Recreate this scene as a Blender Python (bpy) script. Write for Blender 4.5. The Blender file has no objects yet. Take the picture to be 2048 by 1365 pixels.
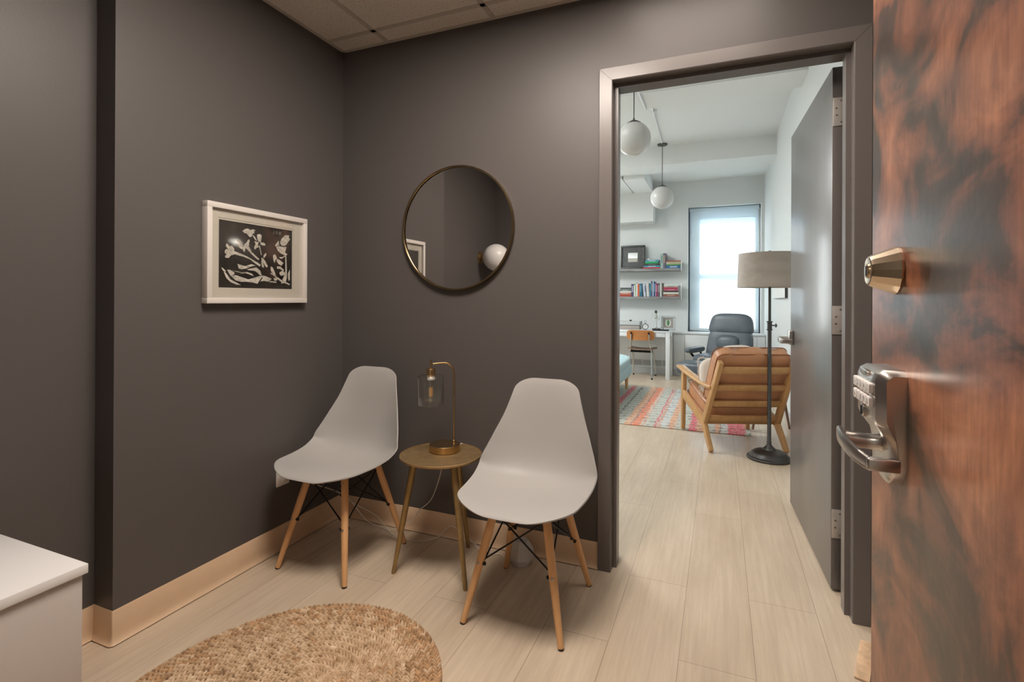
import bpy, bmesh, math, random
from mathutils import Vector, Matrix

# ------------------------------------------------------------------ camera, world, lights, exposure
scene = bpy.context.scene
COL = scene.collection
R = math.radians
A, PITCH, ROLL = 0.3896234696, 0.0011842740, 0.0043006432
F0 = Vector((-math.sin(A), math.cos(A), 0)); R0 = Vector((math.cos(A), math.sin(A), 0)); U0 = Vector((0, 0, 1))
FW = F0*math.cos(PITCH) + U0*math.sin(PITCH); UP = -F0*math.sin(PITCH) + U0*math.cos(PITCH)
RT = R0*math.cos(ROLL) + UP*math.sin(ROLL); UP = -R0*math.sin(ROLL) + UP*math.cos(ROLL)
cam_data = bpy.data.cameras.new('camera'); cam = bpy.data.objects.new('camera', cam_data); COL.objects.link(cam)
M4 = Matrix((RT, UP, -FW)).transposed().to_4x4(); M4.translation = Vector((1.8829, -2.1785, 1.17))
cam.matrix_world = M4
cam_data.sensor_width = 36; cam_data.lens = 36*1012.885/2048
cam_data.shift_y = (596.958-682.5)/2048
cam_data.clip_start = 0.02
scene.camera = cam

vs = scene.view_settings
vs.view_transform = 'Standard'; vs.look = 'None'; vs.gamma = 1; vs.use_curve_mapping = False
vs.exposure = 0.0

world = bpy.data.worlds.new('world'); scene.world = world; world.use_nodes = True
wn = world.node_tree.nodes; wl = world.node_tree.links
bg = wn['Background']; bg.inputs['Color'].default_value = (0.80, 0.90, 1.0, 1); bg.inputs['Strength'].default_value = 13.0

def area(name, loc, rot, size, energy, color, sy=None, spread=180):
    d = bpy.data.lights.new(name, 'AREA'); d.energy = energy; d.color = color
    d.shape = 'RECTANGLE'; d.size = size; d.size_y = sy or size; d.spread = R(spread)
    o = bpy.data.objects.new(name, d); o.location = loc; o.rotation_euler = rot; COL.objects.link(o)
    return o
WARM = (1.0, 0.885, 0.79)
# the light of the recessed ceiling panels (fixtures further down); corridor and office ones are unseen, added as fill
area('panel_light_waiting_room', (1.195, -1.04, 2.470), (0, 0, 0), 0.55, 43, WARM)
area('panel_light_doorway', (1.79, -0.426, 2.470), (0, 0, 0), 0.55, 7, WARM)
area('fill_light_corridor', (1.60, -3.20, 2.470), (0, 0, 0), 0.55, 8, WARM)
area('fill_light_office', (-1.0, 3.4, 3.11), (0, 0, 0), 1.1, 120, (0.95, 0.98, 1.0))
area('fill_light_office_near', (0.2, 1.3, 3.11), (0, 0, 0), 1.1, 18, (0.95, 0.98, 1.0))

# ------------------------------------------------------------------ materials
def mat(name, col, rough=0.5, metal=0.0, spec=0.5, coat=0.0, bump=None, vary=None, trans=0.0, ior=1.45, sheen=0.0, aniso=0):
    """bump=(scale,strength); vary=(scale,amount,(stretch xyz))"""
    m = bpy.data.materials.new(name); m.use_nodes = True
    n = m.node_tree.nodes; l = m.node_tree.links; p = n['Principled BSDF']
    p.inputs['Base Color'].default_value = (*col, 1); p.inputs['Roughness'].default_value = rough
    p.inputs['Metallic'].default_value = metal; p.inputs['Specular IOR Level'].default_value = spec
    p.inputs['Coat Weight'].default_value = coat; p.inputs['Coat Roughness'].default_value = 0.15
    p.inputs['Transmission Weight'].default_value = trans; p.inputs['IOR'].default_value = ior
    p.inputs['Sheen Weight'].default_value = sheen; p.inputs['Anisotropic'].default_value = aniso
    tc = n.new('ShaderNodeTexCoord')
    if vary:
        mp = n.new('ShaderNodeMapping'); mp.inputs['Scale'].default_value = vary[2] if len(vary) > 2 else (1, 1, 1)
        nz = n.new('ShaderNodeTexNoise'); nz.inputs['Scale'].default_value = vary[0]; nz.inputs['Detail'].default_value = 6; nz.inputs['Roughness'].default_value = 0.6
        l.new(tc.outputs['Object'], mp.inputs['Vector']); l.new(mp.outputs['Vector'], nz.inputs['Vector'])
        mr = n.new('ShaderNodeMapRange'); mr.inputs['From Min'].default_value = 0.3; mr.inputs['From Max'].default_value = 0.7
        mr.inputs['To Min'].default_value = 1-vary[1]; mr.inputs['To Max'].default_value = 1+vary[1]
        l.new(nz.outputs['Fac'], mr.inputs['Value'])
        mx = n.new('ShaderNodeVectorMath'); mx.operation = 'SCALE'; mx.inputs[0].default_value = col
        l.new(mr.outputs['Result'], mx.inputs['Scale']); l.new(mx.outputs['Vector'], p.inputs['Base Color'])
    if bump:
        nb = n.new('ShaderNodeTexNoise'); nb.inputs['Scale'].default_value = bump[0]; nb.inputs['Detail'].default_value = 4
        l.new(tc.outputs['Object'], nb.inputs['Vector'])
        b = n.new('ShaderNodeBump'); b.inputs['Strength'].default_value = bump[1]; b.inputs['Distance'].default_value = 0.002
        l.new(nb.outputs['Fac'], b.inputs['Height']); l.new(b.outputs['Normal'], p.inputs['Normal'])
    return m

def ramp(n, stops, interp='LINEAR'):
    r = n.new('ShaderNodeValToRGB'); cr = r.color_ramp; cr.interpolation = interp
    while len(cr.elements) > 1: cr.elements.remove(cr.elements[-1])
    cr.elements[0].position = stops[0][0]; cr.elements[0].color = (*stops[0][1], 1)
    for pos, c in stops[1:]:
        e = cr.elements.new(pos); e.color = (*c, 1)
    return r

def wood(name, c1, c2, rough=0.4, scale=6, axis='z', coat=0.0):
    m = mat(name, c1, rough, coat=coat); n = m.node_tree.nodes; l = m.node_tree.links; p = n['Principled BSDF']
    tc = n.new('ShaderNodeTexCoord'); mp = n.new('ShaderNodeMapping')
    s = {'x': (0.12, 1, 1), 'y': (1, 0.12, 1), 'z': (1, 1, 0.12)}[axis]; mp.inputs['Scale'].default_value = s
    nz = n.new('ShaderNodeTexNoise'); nz.inputs['Scale'].default_value = scale*6; nz.inputs['Detail'].default_value = 5; nz.inputs['Distortion'].default_value = 0.6
    l.new(tc.outputs['Object'], mp.inputs['Vector']); l.new(mp.outputs['Vector'], nz.inputs['Vector'])
    r = ramp(n, [(0.3, c1), (0.7, c2)]); l.new(nz.outputs['Fac'], r.inputs['Fac']); l.new(r.outputs['Color'], p.inputs['Base Color'])
    return m

MT = {}
MT['wall_dark'] = mat('charcoal_wall_paint', (0.104, 0.0935, 0.0890), 0.42, spec=0.35, bump=(260, 0.12))
MT['wall_return'] = mat('near_black_wall_face', (0.007, 0.006, 0.0055), 0.75, spec=0.12, bump=(260, 0.12))  # near-black face where the west wall steps back
MT['wall_white'] = mat('white_office_wall_paint', (0.72, 0.745, 0.735), 0.6, spec=0.3, bump=(200, 0.08))
MT['ceil_white'] = mat('white_office_ceiling_paint', (0.78, 0.80, 0.785), 0.7, spec=0.2)
MT['frame_paint'] = mat('brown_grey_frame_enamel', (0.150, 0.132, 0.124), 0.28, spec=0.5, bump=(700, 0.06))
MT['base_tan'] = mat('tan_vinyl_baseboard', (0.70, 0.505, 0.335), 0.35, spec=0.4, vary=(5, 0.06))
MT['base_grey'] = mat('grey_baseboard', (0.55, 0.56, 0.56), 0.4)
MT['white_paint'] = mat('white_lacquer', (0.80, 0.78, 0.76), 0.35)
MT['cabinet_shaded'] = mat('shaded_white_cabinet', (0.56, 0.51, 0.475), 0.4)  # cabinet white darkened in colour for the shade on its body
MT['white_gloss'] = mat('white_furniture_lacquer', (0.80, 0.79, 0.78), 0.28)
MT['office_white'] = mat('white_office_furniture', (0.78, 0.80, 0.80), 0.35)
MT['shell'] = mat('warm_grey_moulded_plastic', (0.43, 0.415, 0.395), 0.45, spec=0.4, bump=(900, 0.03))
MT['beech'] = wood('beech_wood', (0.68, 0.375, 0.165), (0.76, 0.44, 0.21), 0.42, 5)
MT['oak'] = wood('light_oak_wood', (0.50, 0.275, 0.11), (0.60, 0.345, 0.15), 0.4, 4)
MT['walnut'] = wood('orange_plywood', (0.42, 0.16, 0.045), (0.52, 0.21, 0.065), 0.3, 4, 'x')
MT['walnut_dark'] = wood('brown_plywood', (0.22, 0.13, 0.09), (0.28, 0.17, 0.12), 0.35, 4, 'x')
MT['black_steel'] = mat('black_steel', (0.015, 0.013, 0.012), 0.4, metal=0.3)
MT['brass'] = mat('brushed_brass', (0.55, 0.38, 0.19), 0.27, metal=1.0, vary=(60, 0.08, (1, 1, 0.05)))
MT['aged_brass'] = mat('aged_brass_table', (0.44, 0.30, 0.15), 0.42, metal=0.75, vary=(25, 0.16), bump=(140, 0.15))
MT['brass_leg'] = mat('aged_brass_leg', (0.36, 0.25, 0.11), 0.42, metal=0.7, vary=(25, 0.12))
MT['mirror_brass'] = mat('antique_brass_rim', (0.30, 0.22, 0.12), 0.28, metal=1.0)
MT['mirror'] = mat('silvered_mirror_glass', (0.80, 0.80, 0.79), 0.0, metal=1.0)
MT['nickel'] = mat('satin_nickel', (0.56, 0.53, 0.50), 0.28, metal=1.0, bump=(500, 0.03))
MT['hinge_steel'] = mat('satin_hinge_steel', (0.60, 0.56, 0.52), 0.38, metal=0.55)
MT['brass_light'] = mat('pale_brass_deadbolt', (0.68, 0.56, 0.42), 0.22, metal=1.0)
MT['chrome'] = mat('chrome_tube', (0.62, 0.63, 0.62), 0.18, metal=1.0)
MT['black_rubber'] = mat('black_rubber', (0.02, 0.02, 0.02), 0.6)
MT['bronze'] = mat('dark_bronze_metal', (0.085, 0.082, 0.080), 0.36, metal=0.75)
MT['leather_tan'] = mat('tan_leather', (0.52, 0.25, 0.125), 0.42, bump=(90, 0.25), vary=(9, 0.12))
MT['piping_tan'] = mat('tan_leather_piping', (0.30, 0.11, 0.04), 0.45)
MT['leather_slate'] = mat('slate_leather', (0.105, 0.125, 0.142), 0.36, bump=(60, 0.3), vary=(6, 0.12))
MT['leather_seam'] = mat('dark_seam', (0.02, 0.025, 0.03), 0.5)
MT['teal_fabric'] = mat('pale_blue_fabric', (0.40, 0.60, 0.64), 0.85, sheen=0.3, bump=(600, 0.3))
MT['cream_fabric'] = mat('cream_woven_fabric', (0.72, 0.63, 0.55), 0.9, bump=(350, 0.5))
MT['linen_shade'] = wood('wood_veneer_lamp_shade', (0.37, 0.32, 0.27), (0.45, 0.40, 0.35), 0.6, 3, 'x')
MT['globe'] = mat('opal_white_glass', (0.60, 0.60, 0.58), 0.25)
MT['globe_warm'] = mat('opal_glass_sconce', (0.80, 0.78, 0.76), 0.3)
MT['cable_white'] = mat('clear_white_cable', (0.76, 0.72, 0.67), 0.35)
MT['white_plastic'] = mat('white_plastic', (0.80, 0.76, 0.73), 0.35)
MT['ceramic'] = mat('white_matte_ceramic', (0.70, 0.68, 0.66), 0.5)
MT['bulb_glass'] = mat('clear_bulb_glass', (1, 1, 1), 0.0, trans=1.0, ior=1.25)
MT['filament'] = mat('amber_filament', (0.85, 0.45, 0.16), 0.4)
MT['grey_wood'] = wood('weathered_grey_wood', (0.17, 0.165, 0.16), (0.36, 0.35, 0.34), 0.7, 5, 'x')
MT['dark_metal_frame'] = mat('embossed_grey_metal', (0.075, 0.077, 0.075), 0.45, metal=0.5, bump=(55, 0.9), vary=(28, 0.35))
MT['window_dark'] = mat('dark_window_aluminium', (0.055, 0.06, 0.075), 0.35, metal=0.3)
MT['sash_white'] = mat('pale_sash_paint', (0.60, 0.66, 0.68), 0.4)
MT['black_lacquer'] = mat('black_lacquer', (0.02, 0.022, 0.025), 0.25)
MT['pale_frame'] = mat('pale_grey_frame', (0.52, 0.54, 0.53), 0.5)
MT['paper'] = mat('white_paper', (0.80, 0.81, 0.79), 0.8)
MT['fern'] = mat('fern_green', (0.10, 0.26, 0.07), 0.6)
MT['taupe'] = mat('taupe_card', (0.38, 0.34, 0.31), 0.7)
MT['print_black'] = mat('dark_print_paper', (0.050, 0.042, 0.038), 0.22, spec=0.5, vary=(9, 0.35))
MT['print_white'] = mat('pale_print_tone', (0.62, 0.56, 0.50), 0.3, vary=(60, 0.30))
MT['print_grey'] = mat('mid_print_tone', (0.16, 0.14, 0.125), 0.3)
MT['mat_board'] = mat('cream_mat_board', (0.62, 0.555, 0.49), 0.6)
MT['frame_white'] = mat('white_picture_frame', (0.66, 0.615, 0.57), 0.4)
MT['wedge_wood'] = mat('painted_wedge_wood', (0.62, 0.42, 0.26), 0.6, vary=(30, 0.25))
MT['orange_paint'] = mat('orange_paint_mark', (0.75, 0.13, 0.03), 0.5)
MT['screw'] = mat('steel_screw', (0.45, 0.42, 0.38), 0.3, metal=1)
MT['roof_grey'] = mat('distant_roof', (0.14, 0.19, 0.24), 0.8)
MT['build_blue'] = mat('distant_building', (0.22, 0.28, 0.34), 0.8)

def glass_thin(name, tint=(1, 1, 1), mixf=0.9):
    m = bpy.data.materials.new(name); m.use_nodes = True; n = m.node_tree.nodes; l = m.node_tree.links
    n.clear(); o = n.new('ShaderNodeOutputMaterial'); t = n.new('ShaderNodeBsdfTransparent'); t.inputs['Color'].default_value = (*tint, 1)
    g = n.new('ShaderNodeBsdfGlossy'); g.inputs['Roughness'].default_value = 0.02
    lw = n.new('ShaderNodeLayerWeight'); lw.inputs['Blend'].default_value = 0.5
    pw = n.new('ShaderNodeMath'); pw.operation = 'POWER'; pw.inputs[1].default_value = 2.6; l.new(lw.outputs['Facing'], pw.inputs[0])
    fr = n.new('ShaderNodeMath'); fr.operation = 'MULTIPLY_ADD'; fr.inputs[1].default_value = 0.75; fr.inputs[2].default_value = 0.035; l.new(pw.outputs[0], fr.inputs[0])
    mx = n.new('ShaderNodeMixShader'); l.new(fr.outputs[0], mx.inputs[0]); l.new(t.outputs[0], mx.inputs[1]); l.new(g.outputs[0], mx.inputs[2])
    l.new(mx.outputs[0], o.inputs['Surface']); return m
MT['glass'] = glass_thin('clear_glass', (0.97, 0.98, 0.97))

def shade_fabric():
    m = bpy.data.materials.new('translucent_shade_fabric'); m.use_nodes = True; n = m.node_tree.nodes; l = m.node_tree.links
    n.clear(); o = n.new('ShaderNodeOutputMaterial')
    t = n.new('ShaderNodeBsdfTransparent'); t.inputs['Color'].default_value = (0.95, 0.97, 1, 1)
    d = n.new('ShaderNodeBsdfDiffuse'); d.inputs['Color'].default_value = (0.72, 0.80, 0.82, 1)
    tr = n.new('ShaderNodeBsdfTranslucent'); tr.inputs['Color'].default_value = (0.72, 0.80, 0.84, 1)
    a = n.new('ShaderNodeMixShader'); a.inputs[0].default_value = 0.15; l.new(d.outputs[0], a.inputs[1]); l.new(tr.outputs[0], a.inputs[2])
    b = n.new('ShaderNodeMixShader'); b.inputs[0].default_value = 0.5; l.new(t.outputs[0], b.inputs[1]); l.new(a.outputs[0], b.inputs[2])
    l.new(b.outputs[0], o.inputs['Surface']); return m
MT['shade'] = shade_fabric()
def film():
    m = bpy.data.materials.new('frosted_white_film'); m.use_nodes = True; n = m.node_tree.nodes; l = m.node_tree.links
    n.clear(); o = n.new('ShaderNodeOutputMaterial')
    tr = n.new('ShaderNodeBsdfTranslucent'); tr.inputs['Color'].default_value = (1.0, 0.95, 0.90, 1)
    l.new(tr.outputs[0], o.inputs['Surface']); return m
MT['film'] = film()

def floor_mat():
    m = mat('oak_plank_floor', (0.5, 0.4, 0.3), 0.30, spec=0.45); n = m.node_tree.nodes; l = m.node_tree.links; p = n['Principled BSDF']
    tc = n.new('ShaderNodeTexCoord'); mp = n.new('ShaderNodeMapping'); mp.inputs['Rotation'].default_value = (0, 0, R(90))
    mp.inputs['Location'].default_value = (-0.45, -0.162, 0)
    l.new(tc.outputs['Object'], mp.inputs['Vector'])
    bk = n.new('ShaderNodeTexBrick'); bk.offset = 0.37; bk.inputs['Scale'].default_value = 1.0
    bk.inputs['Brick Width'].default_value = 1.22; bk.inputs['Row Height'].default_value = 0.2286
    bk.inputs['Mortar Size'].default_value = 0.0014; bk.inputs['Mortar Smooth'].default_value = 0.3
    bk.inputs['Color1'].default_value = (0.605, 0.50, 0.378, 1); bk.inputs['Color2'].default_value = (0.655, 0.548, 0.42, 1)
    bk.inputs['Mortar'].default_value = (0.38, 0.30, 0.215, 1)
    l.new(mp.outputs['Vector'], bk.inputs['Vector'])
    mp2 = n.new('ShaderNodeMapping'); mp2.inputs['Scale'].default_value = (1, 0.045, 1); l.new(tc.outputs['Object'], mp2.inputs['Vector'])
    nz = n.new('ShaderNodeTexNoise'); nz.inputs['Scale'].default_value = 48; nz.inputs['Detail'].default_value = 8; nz.inputs['Roughness'].default_value = 0.7; nz.inputs['Distortion'].default_value = 0.15
    l.new(mp2.outputs['Vector'], nz.inputs['Vector'])
    mp3 = n.new('ShaderNodeMapping'); mp3.inputs['Scale'].default_value = (1, 0.35, 1); l.new(tc.outputs['Object'], mp3.inputs['Vector'])
    n3 = n.new('ShaderNodeTexNoise'); n3.inputs['Scale'].default_value = 6.0; n3.inputs['Detail'].default_value = 7; l.new(mp3.outputs['Vector'], n3.inputs['Vector'])
    r1 = ramp(n, [(0.30, (0.84, 0.82, 0.80)), (0.70, (1.07, 1.07, 1.07))]); l.new(nz.outputs['Fac'], r1.inputs['Fac'])
    r2 = ramp(n, [(0.3, (0.92, 0.90, 0.88)), (0.7, (1.06, 1.06, 1.06))]); l.new(n3.outputs['Fac'], r2.inputs['Fac'])
    a = n.new('ShaderNodeMix'); a.data_type = 'RGBA'; a.blend_type = 'MULTIPLY'; a.inputs[0].default_value = 1
    l.new(bk.outputs['Color'], a.inputs[6]); l.new(r1.outputs['Color'], a.inputs[7])
    b = n.new('ShaderNodeMix'); b.data_type = 'RGBA'; b.blend_type = 'MULTIPLY'; b.inputs[0].default_value = 1
    l.new(a.outputs[2], b.inputs[6]); l.new(r2.outputs['Color'], b.inputs[7]); l.new(b.outputs[2], p.inputs['Base Color'])
    rr = n.new('ShaderNodeMapRange'); rr.inputs['To Min'].default_value = 0.27; rr.inputs['To Max'].default_value = 0.31
    l.new(nz.outputs['Fac'], rr.inputs['Value']); l.new(rr.outputs['Result'], p.inputs['Roughness'])
    return m
MT['floor'] = floor_mat()

def tile_mat():
    m = mat('speckled_ceiling_tile', (0.56, 0.50, 0.44), 0.85, spec=0.1); n = m.node_tree.nodes; l = m.node_tree.links; p = n['Principled BSDF']
    tc = n.new('ShaderNodeTexCoord'); v = n.new('ShaderNodeTexNoise'); v.inputs['Scale'].default_value = 150; v.inputs['Detail'].default_value = 3
    l.new(tc.outputs['Object'], v.inputs['Vector'])
    r = ramp(n, [(0.33, (0.36, 0.31, 0.26)), (0.40, (0.72, 0.66, 0.59)), (0.9, (0.74, 0.68, 0.61))]); l.new(v.outputs['Fac'], r.inputs['Fac']); l.new(r.outputs['Color'], p.inputs['Base Color'])
    return m
MT['tile'] = tile_mat(); MT['grid'] = mat('ceiling_grid_paint', (0.52, 0.46, 0.40), 0.5)

def entry_door_mat():
    m = mat('mottled_mahogany_veneer', (0.3, 0.1, 0.05), 0.33, spec=0.4, coat=0.05); n = m.node_tree.nodes; l = m.node_tree.links; p = n['Principled BSDF']
    tc = n.new('ShaderNodeTexCoord'); mp = n.new('ShaderNodeMapping'); mp.inputs['Rotation'].default_value = (R(-25), 0, 0); mp.inputs['Scale'].default_value = (1, 0.55, 0.8)
    mp.inputs['Location'].default_value = (0, 0.33, 0.1)
    l.new(tc.outputs['Object'], mp.inputs['Vector'])
    a = n.new('ShaderNodeTexNoise'); a.inputs['Scale'].default_value = 10.0; a.inputs['Detail'].default_value = 9; a.inputs['Roughness'].default_value = 0.62; a.inputs['Distortion'].default_value = 0.7
    l.new(mp.outputs['Vector'], a.inputs['Vector'])
    r = ramp(n, [(0.34, (0.032, 0.020, 0.015)), (0.43, (0.070, 0.037, 0.025)), (0.475, (0.165, 0.062, 0.034)), (0.56, (0.285, 0.108, 0.055)), (0.69, (0.45, 0.19, 0.095))])
    l.new(a.outputs['Fac'], r.inputs['Fac'])
    mp2 = n.new('ShaderNodeMapping'); mp2.inputs['Scale'].default_value = (1, 1, 0.12); l.new(tc.outputs['Object'], mp2.inputs['Vector'])
    b = n.new('ShaderNodeTexNoise'); b.inputs['Scale'].default_value = 190; b.inputs['Detail'].default_value = 4; l.new(mp2.outputs['Vector'], b.inputs['Vector'])
    r2 = ramp(n, [(0.3, (0.80, 0.78, 0.76)), (0.7, (1.15, 1.15, 1.15))]); l.new(b.outputs['Fac'], r2.inputs['Fac'])
    mx = n.new('ShaderNodeMix'); mx.data_type = 'RGBA'; mx.blend_type = 'MULTIPLY'; mx.inputs[0].default_value = 1
    l.new(r.outputs['Color'], mx.inputs[6]); l.new(r2.outputs['Color'], mx.inputs[7]); l.new(mx.outputs[2], p.inputs['Base Color'])
    c = n.new('ShaderNodeTexNoise'); c.inputs['Scale'].default_value = 22; c.inputs['Detail'].default_value = 3; l.new(tc.outputs['Object'], c.inputs['Vector'])
    bu = n.new('ShaderNodeBump'); bu.inputs['Strength'].default_value = 0.25; bu.inputs['Distance'].default_value = 0.002
    l.new(c.outputs['Fac'], bu.inputs['Height']); l.new(bu.outputs['Normal'], p.inputs['Normal'])
    return m
MT['entry'] = entry_door_mat()
MT['leaf_brown'] = mat('dark_brown_door_laminate', (0.125, 0.112, 0.105), 0.34, spec=0.9, coat=0.25, vary=(22, 0.10, (1, 1, 0.06)), bump=(120, 0.05))

def jute_mat():
    m = mat('jute_fibre', (0.5, 0.33, 0.18), 0.85, spec=0.2); n = m.node_tree.nodes; l = m.node_tree.links; p = n['Principled BSDF']
    tc = n.new('ShaderNodeTexCoord'); a = n.new('ShaderNodeTexNoise'); a.inputs['Scale'].default_value = 38; a.inputs['Detail'].default_value = 6
    l.new(tc.outputs['Object'], a.inputs['Vector'])
    r = ramp(n, [(0.26, (0.20, 0.12, 0.065)), (0.36, (0.46, 0.31, 0.18)), (0.6, (0.64, 0.47, 0.31)), (0.75, (0.80, 0.66, 0.49))])
    l.new(a.outputs['Fac'], r.inputs['Fac']); l.new(r.outputs['Color'], p.inputs['Base Color']); return m
MT['jute'] = jute_mat(); MT['jute_brown'] = mat('brown_jute_fibre', (0.46, 0.29, 0.16), 0.85, spec=0.2, vary=(45, 0.45)); MT['jute_gap_shade'] = mat('shaded_jute_backing', (0.20, 0.125, 0.07), 0.95, spec=0.1)  # backing disc darkened in colour to deepen the shade between braids

def kilim_mat():
    # stripes run along y; object space x in metres, 0 at the rug's left edge
    m = mat('faded_striped_kilim', (0.5, 0.5, 0.45), 0.95, spec=0.1); n = m.node_tree.nodes; l = m.node_tree.links; p = n['Principled BSDF']
    tc = n.new('ShaderNodeTexCoord'); sx = n.new('ShaderNodeSeparateXYZ')
    w = n.new('ShaderNodeTexNoise'); w.inputs['Scale'].default_value = 26; w.inputs['Detail'].default_value = 3
    l.new(tc.outputs['Object'], w.inputs['Vector'])
    dx = n.new('ShaderNodeVectorMath'); dx.operation = 'MULTIPLY_ADD'; dx.inputs[1].default_value = (0.085, 0, 0); dx.inputs[2].default_value = (-0.0425, 0, 0)
    l.new(w.outputs['Color'], dx.inputs[0])
    ad = n.new('ShaderNodeVectorMath'); l.new(tc.outputs['Object'], ad.inputs[0]); l.new(dx.outputs['Vector'], ad.inputs[1])
    l.new(ad.outputs['Vector'], sx.inputs['Vector'])
    mr = n.new('ShaderNodeMath'); mr.operation = 'DIVIDE'; mr.inputs[1].default_value = 2.4; l.new(sx.outputs['X'], mr.inputs[0])
    G = (0.52, 0.53, 0.47); CR = (0.60, 0.52, 0.43); OR = (0.80, 0.20, 0.09); PE = (0.76, 0.38, 0.22); PK = (0.72, 0.09, 0.14); BL = (0.60, 0.62, 0.61); DK = (0.16, 0.15, 0.15)
    X = lambda v: (v+0.25)/2.4     # world x of a stripe edge (left edge of the rug at x = -0.25)
    st = [(0, G), (X(0.25), CR), (X(0.5), G), (X(0.80), PK), (X(0.86), G), (X(0.93), DK), (X(0.945), G), (X(1.05), PE), (X(1.115), DK), (X(1.122), OR), (X(1.20), CR), (X(1.215), OR), (X(1.225), G), (X(1.325), PK), (X(1.335), CR), (X(1.36), OR), (X(1.37), BL),
          (X(1.445), PE), (X(1.50), CR), (X(1.515), G), (X(1.62), PK), (X(1.69), PE), (X(1.74), G), (X(1.84), PE), (X(1.88), DK), (X(1.89), BL), (X(1.95), PK), (X(2.09), G)]
    r = n.new('ShaderNodeValToRGB'); cr = r.color_ramp; cr.interpolation = 'CONSTANT'
    cr.elements.remove(cr.elements[1]); cr.elements[0].position = 0; cr.elements[0].color = (*st[0][1], 1)
    for pos, c in st[1:]:
        e = cr.elements.new(pos); e.color = (*c, 1)
    l.new(mr.outputs[0], r.inputs['Fac'])
    # small dark motifs: bands of zigzag made from waves broken by noise
    wv = n.new('ShaderNodeTexWave'); wv.wave_type = 'BANDS'; wv.bands_direction = 'Y'; wv.wave_profile = 'TRI'
    wv.inputs['Scale'].default_value = 2.6; wv.inputs['Distortion'].default_value = 5; wv.inputs['Detail'].default_value = 2; wv.inputs['Detail Scale'].default_value = 9
    l.new(tc.outputs['Object'], wv.inputs['Vector'])
    mk = ramp(n, [(0.0, (1, 1, 1)), (0.83, (1, 1, 1)), (0.86, (0.33, 0.32, 0.33)), (1.0, (0.28, 0.27, 0.30))]); l.new(wv.outputs['Fac'], mk.inputs['Fac'])
    m1 = n.new('ShaderNodeMix'); m1.data_type = 'RGBA'; m1.blend_type = 'MULTIPLY'; m1.inputs[0].default_value = 0.95
    l.new(r.outputs['Color'], m1.inputs[6]); l.new(mk.outputs['Color'], m1.inputs[7])
    vo = n.new('ShaderNodeTexVoronoi'); vo.distance = 'MANHATTAN'; vo.inputs['Scale'].default_value = 15; vo.inputs['Randomness'].default_value = 0.55
    l.new(tc.outputs['Object'], vo.inputs['Vector'])
    vr = ramp(n, [(0.0, (0, 0, 0)), (0.30, (0, 0, 0)), (0.32, (1, 1, 1)), (0.40, (1, 1, 1)), (0.42, (0, 0, 0))]); l.new(vo.outputs['Distance'], vr.inputs['Fac'])
    vn = n.new('ShaderNodeTexNoise'); vn.inputs['Scale'].default_value = 7; l.new(tc.outputs['Object'], vn.inputs['Vector'])
    vm = ramp(n, [(0.50, (0, 0, 0)), (0.53, (0.8, 0.8, 0.8))]); l.new(vn.outputs['Fac'], vm.inputs['Fac'])
    vx = n.new('ShaderNodeMix'); vx.data_type = 'RGBA'; vx.blend_type = 'MULTIPLY'; vx.inputs[0].default_value = 1; l.new(vr.outputs['Color'], vx.inputs[6]); l.new(vm.outputs['Color'], vx.inputs[7])
    m0 = n.new('ShaderNodeMix'); m0.data_type = 'RGBA'; l.new(vx.outputs[2], m0.inputs[0]); l.new(m1.outputs[2], m0.inputs[6]); m0.inputs[7].default_value = (0.13, 0.13, 0.14, 1); m1 = m0
    # worn patches
    pn = n.new('ShaderNodeTexNoise'); pn.inputs['Scale'].default_value = 85; pn.inputs['Detail'].default_value = 3; l.new(tc.outputs['Object'], pn.inputs['Vector'])
    pr = ramp(n, [(0.42, (0.0, 0.0, 0.0)), (0.60, (0.62, 0.62, 0.62))]); l.new(pn.outputs['Fac'], pr.inputs['Fac'])
    m2 = n.new('ShaderNodeMix'); m2.data_type = 'RGBA'; l.new(pr.outputs['Color'], m2.inputs[0]); l.new(m1.outputs[2], m2.inputs[6]); m2.inputs[7].default_value = (0.56, 0.54, 0.47, 1)
    l.new(m2.outputs[2], p.inputs['Base Color'])
    return m
MT['kilim'] = kilim_mat()

# ------------------------------------------------------------------ mesh helpers
def put(bm, tmp, mtx=None, mi=0):
    if mtx is not None: bmesh.ops.transform(tmp, matrix=mtx, verts=tmp.verts)
    vm = [bm.verts.new(v.co) for v in tmp.verts]
    tmp.verts.index_update()
    for f in tmp.faces:
        try:
            g = bm.faces.new([vm[v.index] for v in f.verts]); g.material_index = mi; g.smooth = True
        except ValueError: pass
    tmp.free()
    return bm

def box(bm, lo, hi, bev=0.0, mi=0, mtx=None, seg=2):
    t = bmesh.new(); bmesh.ops.create_cube(t, size=1)
    s = [hi[i]-lo[i] for i in range(3)]; c = [(hi[i]+lo[i])/2 for i in range(3)]
    bmesh.ops.scale(t, vec=s, verts=t.verts); bmesh.ops.translate(t, vec=c, verts=t.verts)
    if bev: bmesh.ops.bevel(t, geom=t.edges[:], offset=bev, segments=seg, affect='EDGES', profile=0.5)
    return put(bm, t, mtx, mi)

def frame_of(d):
    d = d.normalized(); a = Vector((0, 0, 1)) if abs(d.z) < 0.95 else Vector((1, 0, 0))
    u = d.cross(a).normalized(); return u, d.cross(u).normalized()

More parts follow.
